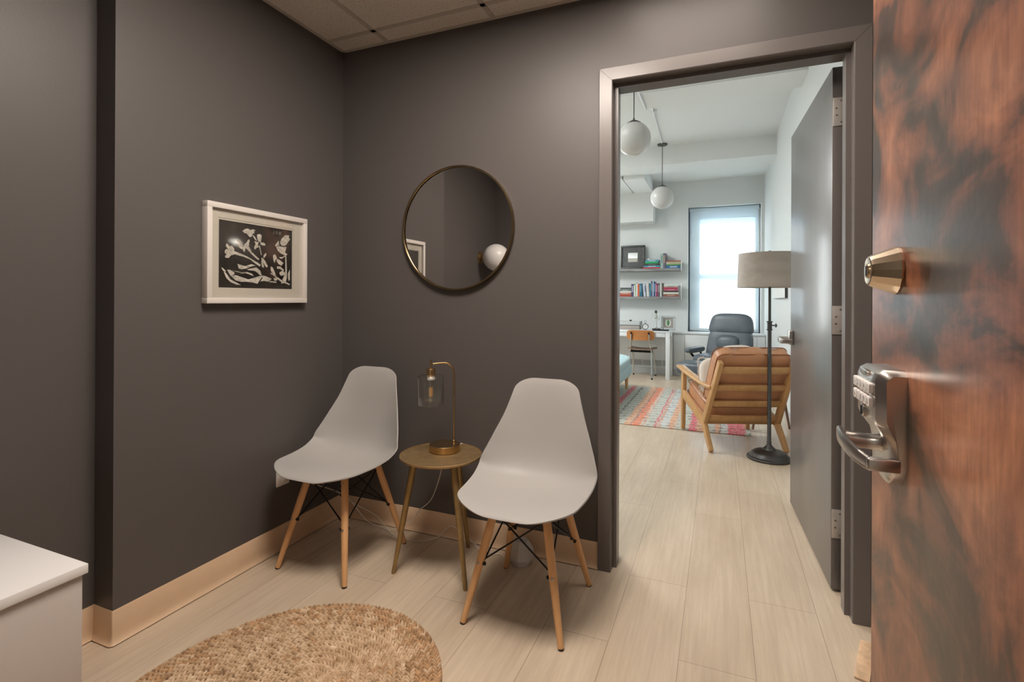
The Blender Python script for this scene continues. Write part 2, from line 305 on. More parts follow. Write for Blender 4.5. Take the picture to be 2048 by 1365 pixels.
def tube(bm, pts, r, n=10, mi=0, caps=True, closed=False, flat=None):
    pts = [Vector(p) for p in pts]; rs = r if isinstance(r, (list, tuple)) else [r]*len(pts)
    rings = []; N = len(pts); u = v = None
    for i, p in enumerate(pts):
        if closed: d = pts[(i+1) % N] - pts[i-1]
        else: d = pts[min(i+1, N-1)] - pts[max(i-1, 0)]
        d.normalize()
        if u is None: u, v = frame_of(d)
        else:
            u = (u - d*u.dot(d)).normalized(); v = d.cross(u).normalized()
        k = flat if flat else (1, 1)
        rings.append([bm.verts.new(p + (u*math.cos(2*math.pi*j/n)*k[0] + v*math.sin(2*math.pi*j/n)*k[1])*rs[i]) for j in range(n)])
    M = N if closed else N-1
    for i in range(M):
        a, b = rings[i], rings[(i+1) % N]
        for j in range(n):
            f = bm.faces.new((a[j], a[(j+1) % n], b[(j+1) % n], b[j])); f.material_index = mi; f.smooth = True
    if caps and not closed:
        for rg in (list(reversed(rings[0])), rings[-1]):
            f = bm.faces.new(rg); f.material_index = mi
    return bm

def smooth_path(pts, k=6):
    P = [Vector(p) for p in pts]; out = []
    for i in range(len(P)-1):
        p0 = P[max(i-1, 0)]; p1 = P[i]; p2 = P[i+1]; p3 = P[min(i+2, len(P)-1)]
        for j in range(k):
            t = j/k
            out.append(0.5*((2*p1) + (p2-p0)*t + (2*p0-5*p1+4*p2-p3)*t*t + (3*p1-p0-3*p2+p3)*t**3))
    out.append(P[-1]); return out

def lathe(bm, prof, n=32, c=(0, 0, 0), mi=0, mtx=None, caps=True):
    t = bmesh.new(); rings = []
    for r, z in prof:
        if r < 1e-6: rings.append([t.verts.new((0, 0, z))])
        else: rings.append([t.verts.new((r*math.cos(2*math.pi*j/n), r*math.sin(2*math.pi*j/n), z)) for j in range(n)])
    for a, b in zip(rings, rings[1:]):
        if len(a) == 1 and len(b) == 1: continue
        for j in range(n):
            if len(a) == 1: t.faces.new((a[0], b[(j+1) % n], b[j]))
            elif len(b) == 1: t.faces.new((a[j], a[(j+1) % n], b[0]))
            else: t.faces.new((a[j], a[(j+1) % n], b[(j+1) % n], b[j]))
    if caps:
        if len(rings[0]) > 1: t.faces.new(list(reversed(rings[0])))
        if len(rings[-1]) > 1: t.faces.new(rings[-1])
    m = Matrix.Translation(c)
    if mtx is not None: m = m @ mtx
    return put(bm, t, m, mi)

def sup(bm, c, h, k=5, n=10, mi=0, mtx=None, puff=0.0, fn=None):
    """rounded cushion: a divided cube pulled onto a superellipsoid"""
    t = bmesh.new(); bmesh.ops.create_cube(t, size=2)
    bmesh.ops.subdivide_edges(t, edges=t.edges[:], cuts=n, use_grid_fill=True)
    for v in t.verts:
        x, y, z = v.co; s = (abs(x)**k+abs(y)**k+abs(z)**k)**(1/k)
        x, y, z = x/s, y/s, z/s
        if puff: 
            q = (1-x*x)*(1-y*y); z += puff*q*(1 if z > 0 else -1)*abs(z)
        p = Vector((x*h[0], y*h[1], z*h[2]))
        if fn: p = fn(p)
        v.co = p
    m = Matrix.Translation(c)
    if mtx is not None: m = m @ mtx
    return put(bm, t, m, mi)

def prism(bm, poly, lo, hi, axis='z', bev=0.0, mi=0, mtx=None):
    """poly of 2D points swept along axis; for x: poly=(y,z); y: (x,z); z: (x,y)"""
    t = bmesh.new()
    def V(p, a): return {'x': (a, p[0], p[1]), 'y': (p[0], a, p[1]), 'z': (p[0], p[1], a)}[axis]
    a = [t.verts.new(V(p, lo)) for p in poly]; b = [t.verts.new(V(p, hi)) for p in poly]
    t.faces.new(a); t.faces.new(list(reversed(b)))
    for i in range(len(poly)):
        j = (i+1) % len(poly); t.faces.new((a[j], a[i], b[i], b[j]))
    bmesh.ops.recalc_face_normals(t, faces=t.faces)
    if bev: bmesh.ops.bevel(t, geom=t.edges[:], offset=bev, segments=2, affect='EDGES', profile=0.5)
    return put(bm, t, mtx, mi)

def beam(bm, a, b, w, h, up=(0, 0, 1), bev=0.002, mi=0, w2=None, h2=None):
    """bar from a to b, w across, h along 'up'; optional end size"""
    a = Vector(a); b = Vector(b); d = (b-a).normalized(); up = Vector(up); s = d.cross(up).normalized(); u = s.cross(d).normalized()
    w2 = w2 or w; h2 = h2 or h; t = bmesh.new(); vs_ = []
    for p, ww, hh in ((a, w, h), (b, w2, h2)):
        vs_.append([t.verts.new(p + s*x*ww/2 + u*y*hh/2) for x, y in ((-1, -1), (1, -1), (1, 1), (-1, 1))])
    A_, B_ = vs_
    t.faces.new(list(reversed(A_))); t.faces.new(B_)
    for i in range(4):
        j = (i+1) % 4; t.faces.new((A_[i], A_[j], B_[j], B_[i]))
    bmesh.ops.recalc_face_normals(t, faces=t.faces)
    if bev: bmesh.ops.bevel(t, geom=t.edges[:], offset=bev, segments=2, affect='EDGES', profile=0.5)
    return put(bm, t, None, mi)

def rrect(cx, cy, w, h, r, k=5):
    out = []
    for sx, sy, a0 in ((1, 1, 0), (-1, 1, 90), (-1, -1, 180), (1, -1, 270)):
        for i in range(k+1):
            a = R(a0+90*i/k); out.append((cx+sx*(w/2-r)+r*math.cos(a), cy+sy*(h/2-r)+r*math.sin(a)))
    return out

def obj(name, bm, mats, parent=None, angle=40, loc=None):
    bmesh.ops.recalc_face_normals(bm, faces=bm.faces)
    me = bpy.data.meshes.new(name); bm.to_mesh(me); bm.free()
    for m_ in (mats if isinstance(mats, (list, tuple)) else [mats]): me.materials.append(MT[m_] if isinstance(m_, str) else m_)
    me.shade_smooth(); me.set_sharp_from_angle(angle=R(angle))
    o = bpy.data.objects.new(name, me); COL.objects.link(o)
    if parent: o.parent = parent
    if loc: o.location = loc
    return o

def thing(name, label, cat, loc=(0, 0, 0), rotz=0, group=None):
    o = bpy.data.objects.new(name, None); COL.objects.link(o); o.empty_display_size = 0.05
    o.location = loc; o.rotation_euler = (0, 0, rotz); o['label'] = label; o['category'] = cat
    if group: o['group'] = group
    return o
def tag(o, label, cat, group=None, kind=None):
    o['label'] = label; o['category'] = cat
    if group: o['group'] = group
    if kind: o['kind'] = kind
    return o
def struct(name, bm, m, parent=None, label=None, angle=40):
    o = obj(name, bm, m, parent, angle)
    if not parent: o['kind'] = 'structure'
    if label: o['label'] = label
    return o
def copy_tree(o, parent=None):
    c = o.copy(); COL.objects.link(c)
    if parent: c.parent = parent
    for ch in [x for x in bpy.data.objects if x.parent == o]: copy_tree(ch, c)
    return c
NB = bmesh.new

# ------------------------------------------------------------------ the setting: shell of the two rooms
H = 2.494; HO = 3.14; XR = 2.50; YW = 6.30; XL = -2.6
b = NB(); box(b, (-3.0, -4.2, -0.12), (3.0, 7.0, 0)); o = struct('floor', b, 'floor')
# west wall of the waiting room with its step back
plan = [(0, 0.0), (0, -1.112), (-0.102, -1.112), (-0.102, -2.36), (-0.30, -2.36), (-0.30, 0.0)]
b = NB(); prism(b, plan, 0, 2.6, 'z')
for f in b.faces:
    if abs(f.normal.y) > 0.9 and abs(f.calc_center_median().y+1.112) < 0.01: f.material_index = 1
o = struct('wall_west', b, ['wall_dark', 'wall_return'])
b = NB()
box(b, (-0.30, 0.0, 0), (1.405, 0.14, 3.3)); box(b, (2.378, 0.0, 0), (2.80, 0.14, 3.3)); box(b, (1.405, 0.0, 2.158), (2.378, 0.14, 3.3))
struct('wall_north', b, 'wall_dark')
b = NB(); box(b, (XR, -2.36, 0), (2.8, 0.0, 2.6)); struct('wall_east', b, 'wall_dark')
b = NB(); box(b, (-0.30, -2.36, 0), (1.10, -2.26, 2.6)); box(b, (2.10, -2.36, 0), (2.8, -2.26, 2.6)); box(b, (1.10, -2.36, 2.12), (2.10, -2.26, 2.6))
struct('wall_south', b, 'wall_dark')
b = NB(); box(b, (-1.0, -4.2, 0), (3.0, -4.1, 2.6)); box(b, (-1.1, -4.2, 0), (-1.0, -2.36, 2.6)); box(b, (3.0, -4.2, 0), (3.1, -2.36, 2.6))
box(b, (-1.0, -2.36, 0), (-0.30, -2.30, 2.6)); box(b, (2.8, -2.36, 0), (3.0, -2.30, 2.6))
struct('wall_corridor', b, 'wall_white')
# ceiling of the waiting room: speckled tiles in a metal grid
b = NB(); box(b, (-1.1, -4.2, H), (3.1, 0.0, H+0.06), mi=0)
gx = [0.293+0.5985*k for k in range(-2, 5)]; gy = [-0.127-0.5985*k for k in range(0, 7)]
for x in gx: box(b, (x-0.012, -4.1, H-0.003), (x+0.012, 0.0, H+0.001), mi=1)
for y in gy: box(b, (-1.0, y-0.012, H-0.003), (3.0, y+0.012, H+0.001), mi=1)
box(b, (0, -0.018, H-0.004), (2.5, 0, H+0.001), mi=1); box(b, (0, -1.112, H-0.004), (0.018, 0, H+0.001), mi=1)
struct('ceiling', b, ['tile', 'grid'])

def sweep(stations, profile, swap=False):
    """stations: (point2d, vec2d); profile: (d, h)"""
    bm = NB(); rings = []
    for (px, py), (vx, vy) in stations:
        rings.append([bm.verts.new((px+vx*d, py+vy*d, h)) for d, h in profile])
    n = len(profile)
    for a, c in zip(rings, rings[1:]):
        for j in range(n): bm.faces.new((a[j], a[(j+1) % n], c[(j+1) % n], c[j]))
    bm.faces.new(list(reversed(rings[0]))); bm.faces.new(rings[-1])
    return bm
cove = [(-0.002, 0.003), (0.015, 0.003), (0.0152, 0.0045), (0.010, 0.009), (0.006, 0.018), (0.0045, 0.026), (0.0035, 0.045), (0.0035, 0.112), (0.002, 0.115), (-0.002, 0.115)]
fan = [((0, -1.112), (math.sin(R(a)), -math.cos(R(a)))) for a in range(0, 91, 15)]
struct('baseboard_west', sweep([((-0.102, -2.25), (1, 0)), ((-0.102, -1.112), (1, -1))]+fan+[((0, 0), (1, -1))], cove), 'base_tan')
struct('baseboard_north', sweep([((0, 0), (1, -1)), ((1.399, 0), (0, -1))], cove), 'base_tan')
struct('baseboard_south', sweep([((-0.102, -2.26), (1, 1)), ((1.08, -2.26), (0, 1))], cove), 'base_tan')

# steel door frame of the office doorway, mitred
prof = [(0, -0.012), (0.002, -0.014), (0.054, -0.014), (0.057, -0.011), (0.057, 0.036), (0.073, 0.036), (0.073, 0.092), (0.057, 0.092), (0.057, 0.150), (0.050, 0.156), (0.0, 0.156)]
bm = NB(); rings = []
for (x, z), (vx, vz) in [((1.397, 0), (1, 0)), ((1.397, 2.165), (1, -1)), ((2.387, 2.165), (-1, -1)), ((2.387, 0), (-1, 0))]:
    rings.append([bm.verts.new((x+vx*a, y, z+vz*a)) for a, y in prof])
for a, c in zip(rings, rings[1:]):
    for j in range(len(prof)): bm.faces.new((a[j], a[(j+1) % len(prof)], c[(j+1) % len(prof)], c[j]))
bm.faces.new(rings[0]); bm.faces.new(list(reversed(rings[-1])))
# hairline mitre joints
tube(bm, [(1.398, -0.0142, 2.164), (1.454, -0.0142, 2.108)], 0.0006, 4); tube(bm, [(2.386, -0.0142, 2.164), (2.33, -0.0142, 2.108)], 0.0006, 4)
struct('trim_1', bm, 'frame_paint', label='brown-grey steel frame around the office doorway', angle=25)

# office shell
b = NB(); box(b, (XL, 0.14, 0), (1.40, 0.148, 3.3)); box(b, (2.384, 0.14, 0), (XR, 0.148, 3.3)); box(b, (1.40, 0.14, 2.162), (2.384, 0.148, 3.3))
box(b, (XL, 0.0, 0), (-0.30, 0.14, 3.3))
struct('wall_office_south', b, 'wall_white')
b = NB(); box(b, (XR, 0.0, 0), (2.8, 6.9, 3.3)); struct('wall_office_east', b, 'wall_white')
b = NB(); box(b, (XL-0.1, 0.0, 0), (XL, 6.9, 3.3)); struct('wall_office_west', b, 'wall_white')
WX0, WX1, WZ0, WZ1 = 1.412, 2.452, 0.60, 2.635      # window seen in the photograph
VX0, VX1 = -1.9, -0.5                                # unseen twin added for daylight, farther along the wall
b = NB()
for x0, x1 in ((XL-0.1, VX0), (VX1, WX0), (WX1, 2.8)): box(b, (x0, YW, 0), (x1, YW+0.30, 3.3))
for x0, x1 in ((VX0, VX1), (WX0, WX1)):
    box(b, (x0, YW, 0), (x1, YW+0.30, WZ0)); box(b, (x0, YW, WZ1), (x1, YW+0.30, 3.3))
struct('wall_office_north', b, 'wall_white')
b = NB(); box(b, (XL-0.1, 0.0, HO), (2.8, 5.0, 3.3)); box(b, (XL-0.1, 5.0, 3.05), (2.8, 6.9, 3.3)); struct('ceiling_office', b, 'ceil_white')
b = NB(); box(b, (XL, 2.23, 2.925), (XR, 2.58, HO+0.01)); struct('beam', b, 'ceil_white')
b = NB(); box(b, (XL, 4.56, 2.90), (XR, 5.0, HO+0.01)); struct('beam', b, 'ceil_white')
b = NB(); box(b, (0.62, 5.0, 2.85), (0.90, 6.0, 3.06)); box(b, (XL, 6.0, 2.40), (0.91, YW, 2.86)); box(b, (XL, 5.0, 2.86), (0.60, 6.0, 3.06)); struct('beam', b, 'ceil_white')
b = NB(); box(b, (XR-0.012, 0.16, 0), (XR, 6.0, 0.10)); struct('baseboard_office_east', b, 'base_grey')
b = NB(); box(b, (2.40, 0.148, 0), (XR-0.012, 0.160, 0.10)); box(b, (-2.5, 0.148, 0), (1.395, 0.160, 0.10)); struct('baseboard_office_south', b, 'base_grey')

def window(name, x0, x1, detailed, label):
    y = YW+0.10
    b = NB(); t = 0.020
    box(b, (x0, y, WZ0), (x0+t, y+0.09, WZ1), 0.002); box(b, (x1-t, y, WZ0), (x1, y+0.09, WZ1), 0.002)
    box(b, (x0+t, y, WZ1-t), (x1-t, y+0.09, WZ1), 0.002); box(b, (x0+t, y, WZ0), (x1-t, y+0.09, WZ0+0.07), 0.002)
    w = struct(name, b, 'window_dark', label=label)
    zi0, zi1 = WZ0+0.07, WZ1-t; zm = 1.53; s = 0.150; xi0, xi1 = x0+t, x1-t
    for k, (z0, z1, yy) in enumerate(((zi0, zm+0.02, y+0.035), (zm-0.02, zi1, y+0.062))):
        b = NB()
        box(b, (xi0, yy, z0), (xi0+s, yy+0.025, z1)); box(b, (xi1-s*0.33, yy, z0), (xi1, yy+0.025, z1))
        box(b, (xi0+s, yy, z0), (xi1-s*0.33, yy+0.025, z0+0.04)); box(b, (xi0+s, yy, (z1-0.03 if not k else 2.45)), (xi1-s*0.33, yy+0.025, z1))
        sh = obj('sash', b, 'sash_white', w)
        g = NB(); box(g, (xi0+s-0.004, yy+0.010, z0+0.036), (xi1-s*0.33+0.004, yy+0.014, z1-0.026)); obj('pane', g, 'glass', sh)
        # frosted film on the inner face of each pane leaves a clear band along its top
        f = NB(); top = 1.465 if not k else 2.365
        box(f, (xi0+s, yy+0.0065, (z0+0.04 if not k else 1.585)), (xi1-s*0.33, yy+0.0075, top)); obj('frosted_film', f, 'film', sh)
    return w
window('window_1', WX0, WX1, True, 'office sash window with frosted panes behind a pale shade')
window('window_added', VX0, VX1, False, 'added unseen sash window for daylight, farther along the same wall')
for nm, x0, x1 in (('a', WX0, WX1), ('b', VX0, VX1)):
    d = bpy.data.lights.new('window_portal', 'AREA'); d.shape = 'RECTANGLE'; d.size = x1-x0-0.07; d.size_y = WZ1-WZ0-0.1
    d.cycles.is_portal = True
    o = bpy.data.objects.new('window_portal', d); o.location = ((x0+x1)/2, YW+0.22, (WZ0+WZ1)/2); o.rotation_euler = (R(-90), 0, 0); COL.objects.link(o)

# roller shade of the visible window
rs = thing('roller_shade', 'pale translucent roller shade pulled down over the office window', 'roller shade', (1.93, YW+0.055, WZ0+0.09))
b = NB(); box(b, (-0.485, -0.001, 0.02), (0.485, 0.001, WZ1-WZ0-0.16)); obj('shade_cloth', b, 'shade', rs)
b = NB(); tube(b, [(-0.50, 0.0, WZ1-WZ0-0.135), (0.50, 0.0, WZ1-WZ0-0.135)], 0.026, 20); obj('roller', b, 'shade', rs)
b = NB(); box(b, (-0.49, -0.007, 0.0), (0.49, 0.007, 0.028), 0.003); obj('hem_bar', b, 'sash_white', rs)
b = NB(); tube(b, [(0.503, -0.02, 0.75), (0.503, -0.02, WZ1-WZ0-0.16)], 0.004, 6); box(b, (0.497, -0.026, 0.72), (0.509, -0.014, 0.80), 0.002); obj('chain', b, 'white_plastic', rs)

# what stands outside: roofs across the street, seen only as a band between the films
b = NB(); box(b, (-20, 38, -20), (26, 46, 2.9)); box(b, (-20, 60, -20), (40, 70, 16)); tag(obj('distant_building', b, 'build_blue'), 'blue-grey building across the street plus a taller added block, seen between the frosted panes', 'building')  # taller far block added so the upper band turns blue instead of bright sky
b = NB(); t0 = [(0.6, 1.2), (3.9, 1.2), (2.7, 3.6), (1.9, 3.6)]; prism(b, t0, 34, 36, 'y'); tag(obj('distant_roof', b, 'roof_grey'), 'dark hipped roof across the street seen through the window band', 'roof')

# ceiling lights: recessed panels in the tile grid and flush office panels; office and corridor ones are added for fill
MT['diffuser'] = mat('lit_panel_diffuser', (0.9, 0.9, 0.88), 0.5)
MT['diffuser'].node_tree.nodes['Principled BSDF'].inputs['Emission Color'].default_value = (1, 0.87, 0.74, 1)
MT['diffuser'].node_tree.nodes['Principled BSDF'].inputs['Emission Strength'].default_value = 0.8
def panel_light(x, y, z, s, label):
    t = thing('ceiling_light', label, 'ceiling light', (x, y, z))
    b = NB(); h = s/2
    for a, c in (((-h, -h), (h, -h+0.02)), ((-h, h-0.02), (h, h)), ((-h, -h+0.02), (-h+0.02, h-0.02)), ((h-0.02, -h+0.02), (h, h-0.02))): box(b, (a[0], a[1], -0.008), (c[0], c[1], 0.0))
    obj('frame', b, 'white_paint', t)
    b = NB(); box(b, (-h+0.02, -h+0.02, -0.005), (h-0.02, h-0.02, 0.0)); obj('diffuser', b, 'diffuser', t)
panel_light(1.195, -1.04, H-0.004, 0.58, 'recessed square ceiling light over the middle of the waiting room')
panel_light(1.79, -0.426, H-0.004, 0.58, 'recessed square ceiling light just in front of the office doorway')
panel_light(1.60, -3.20, H-0.004, 0.58, 'added square ceiling panel in the corridor, unseen, for fill light')
panel_light(-1.0, 3.4, HO, 1.2, 'added large ceiling panel deep in the office, unseen, for fill light')
panel_light(0.2, 1.3, HO, 1.2, 'added large ceiling panel near the office doorway, unseen, for fill light')

# ------------------------------------------------------------------ doors
b = NB(); LL = 0.93; box(b, (0, 0.0, 0.012), (0.044, LL, 2.106), 0.0015)
d1 = obj('door_1', b, 'leaf_brown'); d1.location = (2.298, 0.190, 0); d1.rotation_euler = (0, 0, R(2.4)); d1['kind'] = 'structure'; d1['label'] = 'dark brown office door standing open against the office wall'; d1['category'] = 'door'
for k, z in enumerate((1.925, 1.09, 0.275)):
    b = NB(); box(b, (0.002, -0.0035, z-0.057), (0.045, -0.0002, z+0.057), 0.0005)
    for dz in (-0.043, -0.014, 0.014, 0.043):
        lathe(b, [(0.0042, 0), (0.0035, 0.0012), (0, 0.0014)], 10, (0.014 if abs(dz) < 0.02 else 0.030, -0.0036, z+dz), 1, Matrix.Rotation(R(90), 4, 'X'))
    lathe(b, [(0.007, -0.057), (0.007, -0.013)], 14, (0.053, -0.006, z), 0); lathe(b, [(0.0072, -0.011), (0.0072, 0.018)], 14, (0.053, -0.006, z), 0); lathe(b, [(0.007, 0.020), (0.007, 0.057)], 14, (0.053, -0.006, z), 0)
    lathe(b, [(0.004, -0.060), (0.004, 0.062)], 10, (0.053, -0.006, z), 1)
    box(b, (0.0505, -0.032, z-0.057), (0.0535, -0.006, z+0.057), 0.0004)
    obj('hinge', b, ['hinge_steel', 'screw'], d1)
h = NB()
box(h, (-0.022, LL-0.096, 0.920), (0.0, LL-0.026, 1.000), 0.004); tube(h, [(-0.018, LL-0.060, 0.952), (-0.066, LL-0.060, 0.952)], 0.012, 14)
beam(h, (-0.068, LL-0.050, 0.952), (-0.072, LL-0.185, 0.946), 0.013, 0.028, bev=0.004); box(h, (-0.074, LL-0.200, 0.934), (-0.020, LL-0.180, 0.958), 0.003)
obj('lever_handle', h, 'nickel', d1)
h = NB(); box(h, (0.044, LL-0.090, 0.905), (0.056, LL-0.030, 0.985), 0.003); tube(h, [(0.05, LL-0.060, 0.945), (0.085, LL-0.060, 0.945)], 0.010, 14)
beam(h, (0.086, LL-0.052, 0.945), (0.088, LL-0.170, 0.945), 0.010, 0.022, bev=0.003); obj('lever_handle', h, 'nickel', d1)
h = NB(); box(h, (0.008, LL-0.0005, 0.90), (0.036, LL+0.0015, 0.99), 0.0005); box(h, (0.014, LL, 0.935), (0.030, LL+0.011, 0.955), 0.002); obj('latch', h, 'nickel', d1)

# entrance door, open beside the camera
DX = 2.075
b = NB(); box(b, (DX, -2.262, 0.010), (DX+0.045, -1.352, 2.09), 0.0015)
d2 = obj('door_2', b, 'entry'); d2['kind'] = 'structure'; d2['label'] = 'mottled red-brown wooden entrance door open at the right'; d2['category'] = 'door'
XM = Matrix.Rotation(R(-90), 4, 'Y')       # +z of a lathe points to -x
db = NB(); lathe(db, [(0.0275, 0), (0.0280, 0.003), (0.0268, 0.0055), (0.0185, 0.0265), (0.0170, 0.0290), (0.0155, 0.0298), (0.010, 0.0292), (0, 0.0290)], 16, (DX, -1.460, 1.205), 0, XM)
dbo = obj('deadbolt', db, 'brass_light', d2, 15)
kb = NB(); lathe(kb, [(0.0085, 0.0285), (0.0085, 0.0305), (0.0075, 0.0312), (0, 0.0312)], 24, (DX, -1.460, 1.205), 0, XM); box(kb, (DX-0.0318, -1.4608, 1.199), (DX-0.0310, -1.4592, 1.211), 0, 1); obj('keyway', kb, ['brass_light', 'black_rubber'], dbo)

ky = NB(); y0, y1 = -1.496, -1.402
side = [(DX, 0.955), (DX-0.010, 0.956), (DX-0.0135, 0.962), (DX-0.0140, 1.000), (DX-0.0165, 1.012), (DX-0.0260, 1.026), (DX-0.0295, 1.034), (DX-0.0300, 1.078), (DX-0.0270, 1.087), (DX-0.020, 1.091), (DX, 1.091)]
# the outline narrows below the keypad and ends round
t = bmesh.new(); NP = 12; cols = []
for i in range(NP+1):
    v = i/NP*2-1; yy = (y0+y1)/2 + v*(y1-y0)/2; row = []
    e = max(0, abs(v)-0.72)/0.28
    for j, (x, z) in enumerate(side):
        dx = (DX-x)*(1-0.35*e**2.2)
        zz = z
        if z < 1.0: zz = z + (abs(v)**3)*0.030*(1.0-z)/0.045
        if z > 1.08: zz = z - (e**2)*0.006
        row.append(t.verts.new((DX-dx, yy, zz)))
    cols.append(row)
for a, c in zip(cols, cols[1:]):
    for j in range(len(side)-1): t.faces.new((a[j], a[j+1], c[j+1], c[j]))
for rw, rev in ((cols[0], 0), (cols[-1], 1)): t.faces.new(list(reversed(rw)) if rev else rw)
t.faces.new([c[0] for c in cols]+[c[-1] for c in reversed(cols)])
put(ky, t)
lock = obj('keypad_lock', ky, 'nickel', d2, 35)

def text_into(bm, s, size, mtx, mi=0, ext=0.0):
    cu = bpy.data.curves.new('t', 'FONT'); cu.body = s; cu.size = size; cu.align_x = 'CENTER'; cu.align_y = 'CENTER'; cu.extrude = ext; cu.resolution_u = 3
    o = bpy.data.objects.new('t', cu); me = bpy.data.meshes.new_from_object(o)
    t = bmesh.new(); t.from_mesh(me); bpy.data.meshes.remove(me); bpy.data.objects.remove(o); bpy.data.curves.remove(cu)
    return put(bm, t, mtx, mi)
# text plane facing -x: text x -> -y, text y -> +z
TXT = Matrix(((0, 0, -1, 0), (-1, 0, 0, 0), (0, 1, 0, 0), (0, 0, 0, 1)))
for r_, row in enumerate(('12345', '67890')):
    for k, ch in enumerate(row):
        yc = -1.4175-0.0150*k; zc = 1.0685-0.0155*r_
        kk = NB(); prism(kk, rrect(yc, zc, 0.0128, 0.0122, 0.0028, 3), DX-0.0335, DX-0.029, 'x', 0.0006)
        text_into(kk, ch, 0.0095, Matrix.Translation((DX-0.0337, yc, zc)) @ TXT, 1)
        obj('keypad_button', kk, ['white_plastic', 'leather_seam'], lock)
kk = NB(); prism(kk, [(-1.449+0.018*math.cos(a*math.pi/10), 1.0835+0.0042*math.sin(a*math.pi/10)) for a in range(20)], DX-0.0310, DX-0.028, 'x', 0.0004)
obj('top_button', kk, 'nickel', lock)
kk = NB(); lathe(kk, [(0.0080, 0), (0.0080, 0.0035), (0.0068, 0.0045), (0, 0.0045)], 24, (DX-0.0285, -1.449, 1.0375), 0, XM); box(kk, (DX-0.0340, -1.4497, 1.032), (DX-0.0328, -1.4483, 1.043), 0, 1)
obj('key_cylinder', kk, ['nickel', 'leather_seam'], lock)
lv = NB(); tube(lv, [(DX-0.012, -1.449, 1.000), (DX-0.016, -1.449, 1.000), (DX-0.030, -1.449, 1.000), (DX-0.050, -1.449, 1.001)], [0.0135, 0.0100, 0.0090, 0.0100], 20)
path = [(DX-0.052, -1.428, 1.0045), (DX-0.0530, -1.448, 1.0020), (DX-0.0520, -1.475, 0.9985), (DX-0.0485, -1.495, 0.9955), (DX-0.0440, -1.512, 0.9935), (DX-0.0415, -1.5215, 0.9930)]
sp = smooth_path(path, 5); t = bmesh.new(); rings = []
for i, p in enumerate(sp):
    f = i/(len(sp)-1); hh = 0.0100*(1-0.30*f); 
    if i == 0: hh *= 0.45
    if i == 1: hh *= 0.75
    if i == 2: hh *= 0.92
    th = 0.0032
    rings.append([t.verts.new(p+Vector((a_*th, 0, c_*hh))) for a_, c_ in ((1, -0.8), (1, 0.8), (0.5, 1), (-0.6, 1), (-1, 0.8), (-1, -0.8), (-0.6, -1), (0.5, -1))])
for a, c in zip(rings, rings[1:]):
    for j in range(8): t.faces.new((a[j], a[(j+1) % 8], c[(j+1) % 8], c[j]))
t.faces.new(rings[0]); t.faces.new(list(reversed(rings[-1]))); put(lv, t)
box(lv, (DX-0.0445, -1.5275, 0.9860), (DX-0.0140, -1.5160, 1.0000), 0.0022)
obj('lever_handle', lv, 'nickel', lock, 50)

wg = NB(); prism(wg, [(0, 0), (0.15, 0), (0.15, 0.045), (0, 0.006)], -0.02, 0.02, 'y', 0.0015, 0)
for q in ((0.05, 0.03), (0.09, 0.02), (0.12, 0.05)): beam(wg, (q[0], -0.0206, 0.02), (q[0]+q[1]*0.6, -0.0206, 0.03), 0.001, 0.006, mi=1, bev=0)
w = obj('door_wedge', wg, ['wedge_wood', 'orange_paint']); w.location = (2.290, -0.33, 0.001); w.rotation_euler = (0, 0, R(72)); tag(w, 'small wooden door wedge with orange paint marks on the floor behind the entrance door', 'door wedge')

# ------------------------------------------------------------------ waiting room
# white cabinet in the corner by the camera
CB = thing('cabinet', 'low white cabinet with an overhanging top in the corner beside the step in the wall', 'cabinet', (0.18, -1.80, 0))
b = NB(); box(b, (-0.255, -0.40, 0.060), (0.272, 0.366, 0.497), 0.002); obj('body', b, 'cabinet_shaded', CB)
b = NB(); box(b, (-0.262, -0.41, 0.497), (0.280, 0.374, 0.520), 0.0015); obj('cabinet_top', b, 'white_gloss', CB)
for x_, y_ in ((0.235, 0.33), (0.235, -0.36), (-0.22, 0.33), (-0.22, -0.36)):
    b = NB(); box(b, (x_-0.02, y_-0.02, 0.014 if y_ > 0 and x_ > 0 else 0.0), (x_+0.02, y_+0.02, 0.060), 0.002); obj('leg', b, 'cabinet_shaded', CB)
b = NB(); box(b, (0.2722, -0.395, 0.07), (0.289, -0.22, 0.490), 0.001); obj('door', b, 'cabinet_shaded', CB)

# globe sconce, seen only in the mirror
SC = thing('wall_sconce', 'white glass globe wall lamp reflected in the lower edge of the round mirror', 'wall lamp', (-0.102, -1.93, 1.535))
b = NB(); lathe(b, [(0.055, 0), (0.055, 0.012), (0.048, 0.018), (0.016, 0.022), (0.014, 0.045), (0, 0.046)], 28, mtx=Matrix.Rotation(R(90), 4, 'Y')); obj('backplate', b, 'brass', SC)
b = NB(); bmesh.ops.create_uvsphere(b, u_segments=40, v_segments=24, radius=0.118); bmesh.ops.translate(b, vec=(0.158, 0, 0), verts=b.verts); obj('globe', b, 'globe_warm', SC)

# round mirror
RM = thing('round_mirror', 'round wall mirror in a thin antique brass rim hung above the brass side table', 'mirror', (0.700, 0, 1.512))
b = NB(); YX = Matrix.Rotation(R(90), 4, 'X')
lathe(b, [(0.2935, -0.002), (0.3015, -0.002), (0.3025, 0.0), (0.3025, 0.020), (0.3010, 0.0225), (0.2955, 0.0225), (0.2940, 0.0205), (0.2935, 0.015)], 96, (0, -0.003, 0), 0, YX, caps=False)
obj('rim', b, 'mirror_brass', RM, 50)
b = NB(); lathe(b, [(0, 0.0), (0.2945, 0.0), (0.2945, 0.012), (0, 0.012)], 96, (0, -0.003, 0), 0, YX, caps=False); obj('mirror_glass', b, 'mirror', RM)

